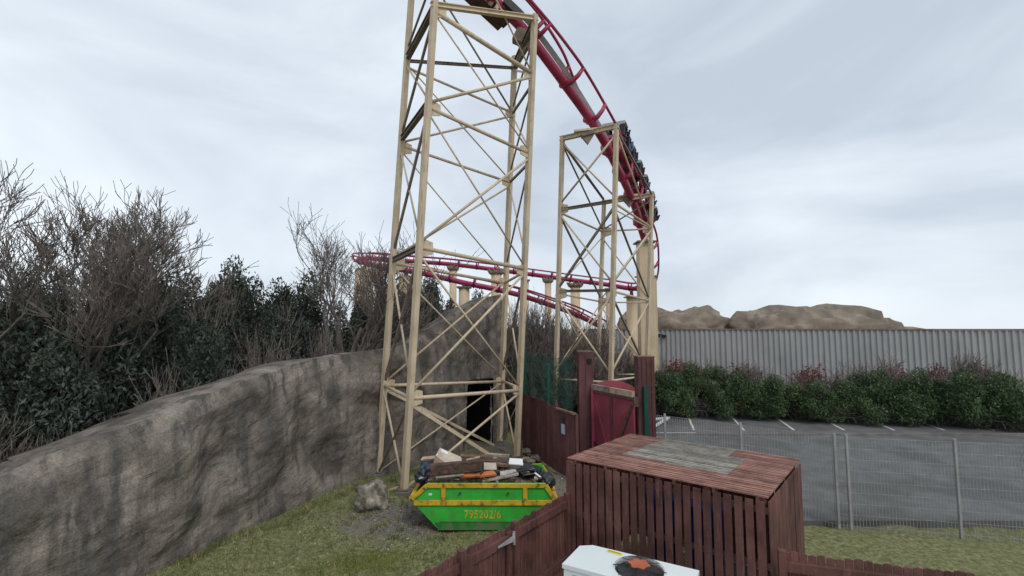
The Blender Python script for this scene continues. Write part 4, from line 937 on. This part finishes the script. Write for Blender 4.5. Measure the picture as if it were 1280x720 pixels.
# lifting lugs
for px in (577, 635): MB().tube([V((SX(px), SY0-.05, .95)), V((SX(px), SY0+.01, .95))], .028, 8).build('lifting_lug', 'dark_metal', skp)
MB().box((SX(541), SY0-.004, .92), (.09, .008, .05)).build('chipped_sticker', 'white', skp)
# lettering
def text(body, size, loc, m, nm, parent, sx=1.0):
    cu = bpy.data.curves.new(nm, 'FONT'); cu.body = body; cu.size = size; cu.extrude = .002; cu.align_x = 'CENTER'; cu.space_character = 1.08; cu.offset = .006
    tmp = bpy.data.objects.new(nm, cu); col.objects.link(tmp); bpy.context.view_layer.update()
    me = bpy.data.meshes.new_from_object(tmp.evaluated_get(bpy.context.evaluated_depsgraph_get())); bpy.data.objects.remove(tmp)
    me.materials.clear(); me.materials.append(M[m]); mx_ = Matrix.Translation(V(loc)-V(parent.location)) @ Matrix.Rotation(R(90), 4, 'X') @ Matrix.Diagonal((sx, 1, 1, 1)); me.transform(mx_)
    o = bpy.data.objects.new(nm, me); col.objects.link(o); o.parent = parent; return o
text('795202/6', .285, (SX(604.5), SY0-.004, .325), 'yellow_faded', 'number_lettering', skp, .82)
gh = MB(); 
for k in range(5):
    x = SX(598.5+k*3.2); gh.beam((x, SY0-.003, .575), (x, SY0-.003, .655), .018, .004, (0, 1, 0)); 
    gh.beam((x, SY0-.003, .655 if k % 2 else .58), (x+.045, SY0-.003, .655 if k % 2 else .58), .004, .016)
    if k in (0, 2, 3): gh.beam((x+.04, SY0-.003, .58), (x+.04, SY0-.003, .65), .014, .004, (0, 1, 0))
gh.build('faded_lettering', 'yellow_ghost', skp)
# ---- load
rb = MB(); nxr, nyr = 34, 18; rng = random.Random(4)
for j in range(nyr):
    for i in range(nxr):
        x = side[5][0]+.12+(side[2][0]-side[5][0]-.24)*i/(nxr-1); y = SY0+.06+(SY1-SY0-.12)*j/(nyr-1); e_ = min(1, min(i, nxr-1-i)/5)
        rb.v.append(V((x, y, .72+.38*e_+.13*mn.noise(V((x*3, y*3, 1)))+rng.uniform(-.04, .04))))
for j in range(nyr-1):
    for i in range(nxr-1): rb.f.append((j*nxr+i, j*nxr+i+1, (j+1)*nxr+i+1, (j+1)*nxr+i)); rb.smooth.append(False)
tag(rb.build('rubble', 'rubble'), 'loose broken rubble filling the skip beneath the timber', 'rubble', kind='stuff')
def plank(px0, py0, px1, py1, D0, D1, w, h, m, label, name='timber_plank', tilt=0):
    a = P(px0, py0, D0); b_ = P(px1, py1, D1); c = (a+b_)/2
    return tag(MB().beam(a, b_, w, h, (0, math.sin(tilt), math.cos(tilt))).build(name, m, loc=c, bevel=.01), label, 'timber')
plank(538, 587, 603, 581, 13.05, 13.15, .22, .26, 'timber_dark', 'thick dark old beam lying across the front of the skip load')
plank(575, 571.5, 616, 572.5, 14.2, 14.2, .25, .12, 'timber_mid', 'brown plank at the back of the load, left of the white board')
plank(577, 576.5, 634, 577, 14.0, 14.0, .3, .1, 'timber_dark', 'dark plank under the brown one at the back of the load')
plank(606, 568, 637, 570, 14.45, 14.45, .12, .08, 'timber_worn', 'short worn grey plank lying highest at the back of the skip')
plank(618, 580, 654, 584, 13.7, 13.7, .2, .07, 'timber_mid', 'pinkish brown board just below the white panel')
plank(583, 575, 600, 571, 13.7, 13.7, .1, .03, 'timber_pale', 'small pale wedge of wood poking up behind the dark beam')
plank(527, 573.5, 545, 571.5, 14.4, 14.4, .28, .04, 'timber_pale', 'pale broken board over the back left corner of the skip')
plank(529, 578, 545, 577, 14.2, 14.2, .3, .14, 'timber_dark', 'dark board under the pale one at the back left corner')
plank(603, 601.5, 648, 592, 13.0, 13.1, .16, .05, 'timber_worn', 'grey splintered board sloping at the front of the load right of the orange sheet')
plank(545, 596, 580, 592.5, 13.0, 13.05, .2, .04, 'timber_worn', 'thin pale lath under the thick dark beam')
plank(572, 594, 602, 590, 13.15, 13.15, .14, .04, 'timber_mid', 'narrow brown slat above the orange sheet')
plank(600, 590, 640, 588, 13.4, 13.5, .14, .04, 'timber_dark', 'thin dark slat right of the square pale panel')
def panel(pts, th, m, name, label, cat):
    ps = [P(*p) for p in pts]; n_ = (ps[1]-ps[0]).cross(ps[-1]-ps[0]).normalized(); c = sum(ps, V())/len(ps)
    return tag(MB().prism(ps, n_*th).build(name, m, loc=c), label, cat)
bx = thing('cardboard_box', P(560, 572, 13.7), 'opened pale cardboard box tipped up on top of the skip load', 'cardboard box')
ps = [P(550, 559.5, 13.7), P(576, 571, 13.6), P(577, 578.5, 13.4), P(556, 578, 13.4), P(544.5, 569.5, 13.6)]
MB().prism(ps, V((.0, .05, -.03))).build('flap', 'card', bx)
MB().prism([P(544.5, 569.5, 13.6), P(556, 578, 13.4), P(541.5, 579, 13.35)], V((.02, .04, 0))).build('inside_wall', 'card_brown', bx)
MB().prism([P(552, 561, 13.66), P(560.5, 565.5, 13.63), P(559, 568, 13.6), P(551, 564, 13.63)], V((0, -.012, .006))).build('label_patch', 'white', bx)
MB().prism([P(546, 567, 13.62), P(550, 569, 13.6), P(549, 571.5, 13.58), P(545.5, 569.5, 13.6)], V((0, -.012, .006))).build('label_patch', 'white', bx)
MB().prism([P(566, 572, 13.9), P(577, 573, 13.9), P(577, 580, 13.6), P(566, 580, 13.6)], V((0, .05, 0))).build('flap', 'card', bx)
panel([(605, 588, 13.3), (621, 588, 13.3), (620, 579.5, 13.45), (605, 579, 13.45)], .04, 'card', 'board_offcut', 'square pale panel right of the thick dark beam', 'board')
panel([(637, 572.5, 13.9), (653, 573.5, 13.9), (654, 581, 13.6), (636, 579.5, 13.6)], .03, 'white', 'white_board', 'clean white panel lying at the back right of the skip', 'board')
panel([(587, 576, 13.6), (592, 571, 13.7), (596, 576, 13.6)], .03, 'timber_mid', 'wood_chip', 'small triangular brown offcut sticking up behind the dark beam', 'board')
panel([(576, 598, 13.0), (600, 596.5, 13.0), (600, 592.5, 13.15), (575, 592, 13.15)], .05, 'orange', 'orange_sheet', 'orange plastic sheet at the front of the load, the left piece', 'plastic sheet')
panel([(600, 597, 13.0), (621, 594.5, 13.0), (617, 590, 13.2), (606, 591.5, 13.2)], .05, 'orange', 'orange_sheet', 'orange plastic sheet at the front of the load, the right piece', 'plastic sheet')
panel([(626, 596, 13.1), (646, 590, 13.1), (645, 587, 13.3), (625, 590, 13.3)], .02, 'paper', 'torn_sheet', 'torn pale grey sheet on the splintered board', 'paper')
panel([(547, 598, 13.0), (578, 596, 13.0), (578, 593, 13.15), (549, 595, 13.15)], .02, 'paper', 'torn_sheet', 'torn pale sheet beneath the left end of the dark beam', 'paper')
panel([(668, 592, 13.2), (675, 597, 13.0), (677, 596.5, 13.0), (670, 591, 13.2)], .02, 'white', 'white_strip', 'small white strip near the right end of the skip rim', 'board')
rock_blob('rubbish_bag', P(529, 594, 13.5), (.20, .36, .24), 'blue_bag', 2, 'dark navy rubbish bag slumped in the left end of the skip', 'bag', .4)
rock_blob('rubbish_bag', P(534, 588, 13.7), (.22, .3, .22), 'blue_bag', 6, 'navy bag behind the slumped one against the dark beam', 'bag', .4)
rock_blob('rubbish_bag', P(660, 588, 13.7), (.32, .3, .16), 'black_bag', 4, 'flat black bag right of the splintered board', 'bag', .4)
rock_blob('rubbish_bag', P(683, 601, 13.2), (.20, .28, .20), 'black_bag', 8, 'black bag hanging over the right end of the skip', 'bag', .4)
rock_blob('rubbish_bag', P(672, 594, 13.9), (.25, .25, .12), 'black_bag', 12, 'small dark bag between the flat bag and the skip right lip', 'bag', .4)
rng = random.Random(11)
for k in range(75):
    px = rng.uniform(530, 672); D_ = rng.uniform(13.0, 14.4); w = rng.uniform(.08, .3); q = V(((px-640)/F*D_, D_, 1.16+rng.uniform(0, .12)))
    mm = rng.choice(['timber_dark', 'timber_mid', 'timber_mid', 'timber_pale', 'timber_worn', 'paper', 'card', 'rust'])
    o = MB().box(q, (w, w*rng.uniform(.2, .8), .03), Matrix.Rotation(rng.uniform(0, 3), 3, 'Z') @ Matrix.Rotation(rng.uniform(-.5, .5), 3, 'X')).build('wood_scrap', mm, loc=q)
    tag(o, 'small scrap of broken board lying loose on the skip rubble', 'scrap', 'loose scraps on the skip load')
# ground litter and debris
lt = G(489, 614); tag(MB().beam(lt+V((-.1, -.15, .04)), lt+V((.2, .25, .06)), .09, .05).build('timber_offcut', 'timber_pale', loc=lt), 'pale timber offcut on the ground between the boulder and the tower foot', 'timber')
for px, py, s_, nm, lab in ((662, 566, .30, 'stone', 'pale flat stone beside the far fence, furthest from the skip'), (672, 574, .28, 'stone', 'crumbled pale rubble stone by the far fence, nearer the skip'), (656, 576, .2, 'stone', 'small brown stone behind the right end of the skip'), (664, 578, .16, 'stone', 'little stone between the larger ones and the skip'), (477, 588, .16, 'stone', 'pale stone at the foot of the tall tower left leg')):
    q = G(px, py); rock_blob(nm, (q.x, q.y, .05), (s_, s_*.8, s_*.45), 'boulder' if px != 662 else 'timber_worn', px, lab, 'stone', .35, 3)
rng = random.Random(8)
for k in range(34):
    q = G(rng.uniform(440, 560), rng.uniform(608, 700)) if k < 22 else G(rng.uniform(660, 704), rng.uniform(560, 610)); s_ = rng.uniform(.012, .035)
    tag(MB().box(V((q.x, q.y, gz(q.x, q.y)-.02)), (s_*1.5, s_, s_*.6), Matrix.Rotation(rng.uniform(0, 3), 3, 'Z')).build('litter_scrap', 'litter' if k % 3 else 'boulder', loc=q), 'tiny pale scrap scattered on the grass and gravel', 'litter', 'tiny scraps on the ground')
q = P(651.5, 575, 17.8); tag(MB().beam((q.x, q.y, -.1), (q.x+.02, q.y, 1.15), .05, .05).build('metal_stake', 'dark_metal', loc=(q.x, q.y, 0)), 'thin dark stake standing right of the tall tower foot behind the skip', 'stake')

# ================================================================== the place to the left of the tall tower: hedge, trees
def behind_wall(t, off):
    i = min(len(pp)-2, int(t*(len(pp)-1))); return pp[i]-nrm[i]*off
k = 0
for t, off, h, sc_ in ((.02, 3.2, 3.4, 1.0), (.07, 3.9, 4.2, 1.1), (.12, 3.0, 3.7, 1.0), (.17, 4.0, 4.9, 1.15), (.22, 3.1, 4.4, 1.0), (.27, 4.1, 5.3, 1.2), (.32, 3.2, 5.0, 1.05), (.37, 4.2, 5.8, 1.2), (.42, 3.3, 5.3, 1.1), (.12, 5.6, 5.4, 1.3), (.24, 6.0, 6.0, 1.3), (.36, 6.2, 6.5, 1.3), (.02, 6, 5.0, 1.3)):
    q = behind_wall(t, off); put(protoE, k, (q.x, q.y, 0), (sc_, h/3.0), k*1.9, 'dark evergreen shrub behind the low left end of the rock wall', 'dark evergreens at the low end of the rock wall'); k += 1
for t, off, h in ((.30, 2.2, 5.0), (.38, 2.2, 5.6), (.44, 2.4, 5.9), (.18, 2.1, 4.3), (.10, 2.0, 3.8), (.48, 2.6, 6.2), (.53, 2.6, 6.3), (.05, 2.4, 3.4), (.15, 2.5, 4.0), (.25, 2.6, 4.6), (.33, 2.6, 4.9), (.41, 2.7, 5.4), (.20, 4.8, 5.6), (.09, 4.6, 4.6)):
    q = behind_wall(t, off); put(protoB, k, (q.x, q.y, 0), (.75, h/3.3), k*1.9, 'leafless twiggy shrub behind the low left end of the rock wall', 'leafless shrubs at the low end of the rock wall'); k += 1
for i, (px, yt, D_) in enumerate([(235, 352, 24), (262, 346, 25), (290, 350, 26), (318, 356, 24), (345, 352, 26), (372, 360, 27), (205, 348, 26), (170, 350, 27), (130, 345, 28), (85, 350, 28), (40, 345, 28), (0, 350, 28)]):
    x, y, z = pz(px, yt, D_); put(protoE, i, (x, y, 0), (1.5, z/3.0), i*2.3, 'dark evergreen shrub in the far hedge on the left horizon', 'dark evergreens on the left horizon')
for i, (px, yt, D_) in enumerate([(250, 340, 22.5), (330, 345, 23), (300, 335, 24)]):
    x, y, z = pz(px, yt, D_); put(protoB, i, (x, y, 0), (.9, z/3.3), i*2.3, 'leafless shrub in front of the far left hedge', 'leafless shrubs in front of the far left hedge')
bare_tree((-13.6, 13.2, 0), 10.6, 17, 'big spreading leafless tree near the left edge of the picture', (2.2, -.4), depth=6, spread=.42)

# ================================================================== the place to the right of the wide column: hedge, wall, car park
wc = P(1010, 410, 34); wd = P(1330, 410, 31)
corrugated('corrugated_wall', (wb.x, wb.y, 0), (wd.x, wd.y, 0), 5.05, .36, .09, 'long continuation of the corrugated wall reaching the right edge of the picture')
k = 0
for px in range(870, 1300, 26):
    D_ = 28.4-(px-860)*.009; x, y, z = pz(px, 470+8*math.sin(px*.7), D_); put(protoG, 0, (x, y, 0), (1.15, z/2.1), px, 'green leafy shrub in the hedge along the right part of the car park', 'green hedge shrubs along the car park')
for i, px in enumerate((880, 905, 948, 985, 1030, 1078, 1120, 1170, 1215, 1262)):
    x, y, z = pz(px, 440-12*math.sin(px), 29.8-(px-860)*.009); put(protoB, i, (x, y, 0), (1.0, z/3.3), px, 'leafless shrub rising above the green hedge at the right', 'leafless shrubs above the car park hedge')
for i, px in enumerate((872, 925, 1010, 1100, 1190, 1240)):
    x, y, z = pz(px, 455, 30.6-(px-860)*.009); put(protoR, i, (x, y, 0), (1.2, z/1.7), px, 'reddish shrub between the hedge and the corrugated wall at the right', 'red shrubs along the corrugated wall')
rock_blob('rock_mound', (29.5, 47, 2.6), (11.5, 3.5, 4.0), 'rock_pale', 23, 'long low carved rock ridge above the corrugated wall at the right', 'rock', .42, 5)
we = V((16.5, 11.2, 0)); mb = MB(); d_ = (we-wb_); Lw = d_.length; d_.normalize(); wf2 = thing('mesh_fence', wb_, 'wire mesh fence with slim posts running to the right edge of the picture', 'fence')
for i in range(int(Lw/.075)): q = wb_+d_*i*.075; mb.beam(q, q+V((0, 0, 2.35)), .009)
for j in range(9): mb.beam(wb_+V((0, 0, .1+j*.28)), we+V((0, 0, .1+j*.28)), .008)
mb.build('mesh', 'grey_metal', wf2)
for k in range(4): q = wb_+d_*(Lw*(.02+k*.3)); MB().beam(q, q+V((0, 0, 2.42)), .06).build('post', 'grey_metal', wf2)
for k in range(9):
    a = V((6.6+k*2.5, 24.5, .112)); tag(MB().beam(a, a+V((1.2, 4.2, 0)), .11, .008).build('painted_line', 'line'), kind='structure')
for a, b_, nm in ((V((6.4, 23.4, .13)), V((26, 23.4, .13)), 'kerb'),): tag(MB().beam(a, b_, .15, .14).build(nm, 'concrete'), kind='structure')
fe0 = c0+fd*LF+fd*.15; fe1 = fe0+V((3.0, -.9, 0)); fe2 = fe1+V((3.4, -1.1, 0))
board_fence('board_fence', fe0, fe1, 1.75, 'brown close-boarded fence panel starting at the right end of the slatted store', 'fence', rails=(.45, 1.55), side=1, seed=11)
board_fence('board_fence', fe1+V((.15, -.05, 0)), fe2, 1.75, 'brown close-boarded fence panel leaving through the right edge of the picture', 'fence', rails=(.45, 1.55), side=1, seed=12)
# loose pebbles
pb_ = MB(); rng = random.Random(77)
for i in range(5200):
    if i % 2: x, y = rng.gauss(-3.0, 1.3), rng.gauss(13.7, 1.2)
    else: x, y = (rng.gauss(1.3, 1.1), rng.gauss(15.6, 2.0)) if i % 4 else (rng.uniform(-7, 1), rng.uniform(8, 20))
    r_ = rng.uniform(.008, .03)*(2 if rng.random() < .02 else 1); z = gz(x, y)-.05; c = V((x, y, z+r_*.3)); o6 = [V((r_, 0, 0)), V((-r_*.8, r_*.2, 0)), V((0, r_, 0)), V((.2*r_, -r_, 0)), V((0, 0, r_*.8)), V((0, 0, -r_))]
    o6 = [Matrix.Rotation(rng.uniform(0, 6), 3, 'Z') @ q for q in o6]
    o6 = [c+q*rng.uniform(.8, 1.2) for q in o6]
    pb_.add(o6, [(0, 2, 4), (2, 1, 4), (1, 3, 4), (3, 0, 4), (2, 0, 5), (1, 2, 5), (3, 1, 5), (0, 3, 5)])
tag(pb_.build('pebbles', 'pebble'), 'loose pebbles and chippings scattered over the trodden gravel', 'pebbles', kind='stuff')
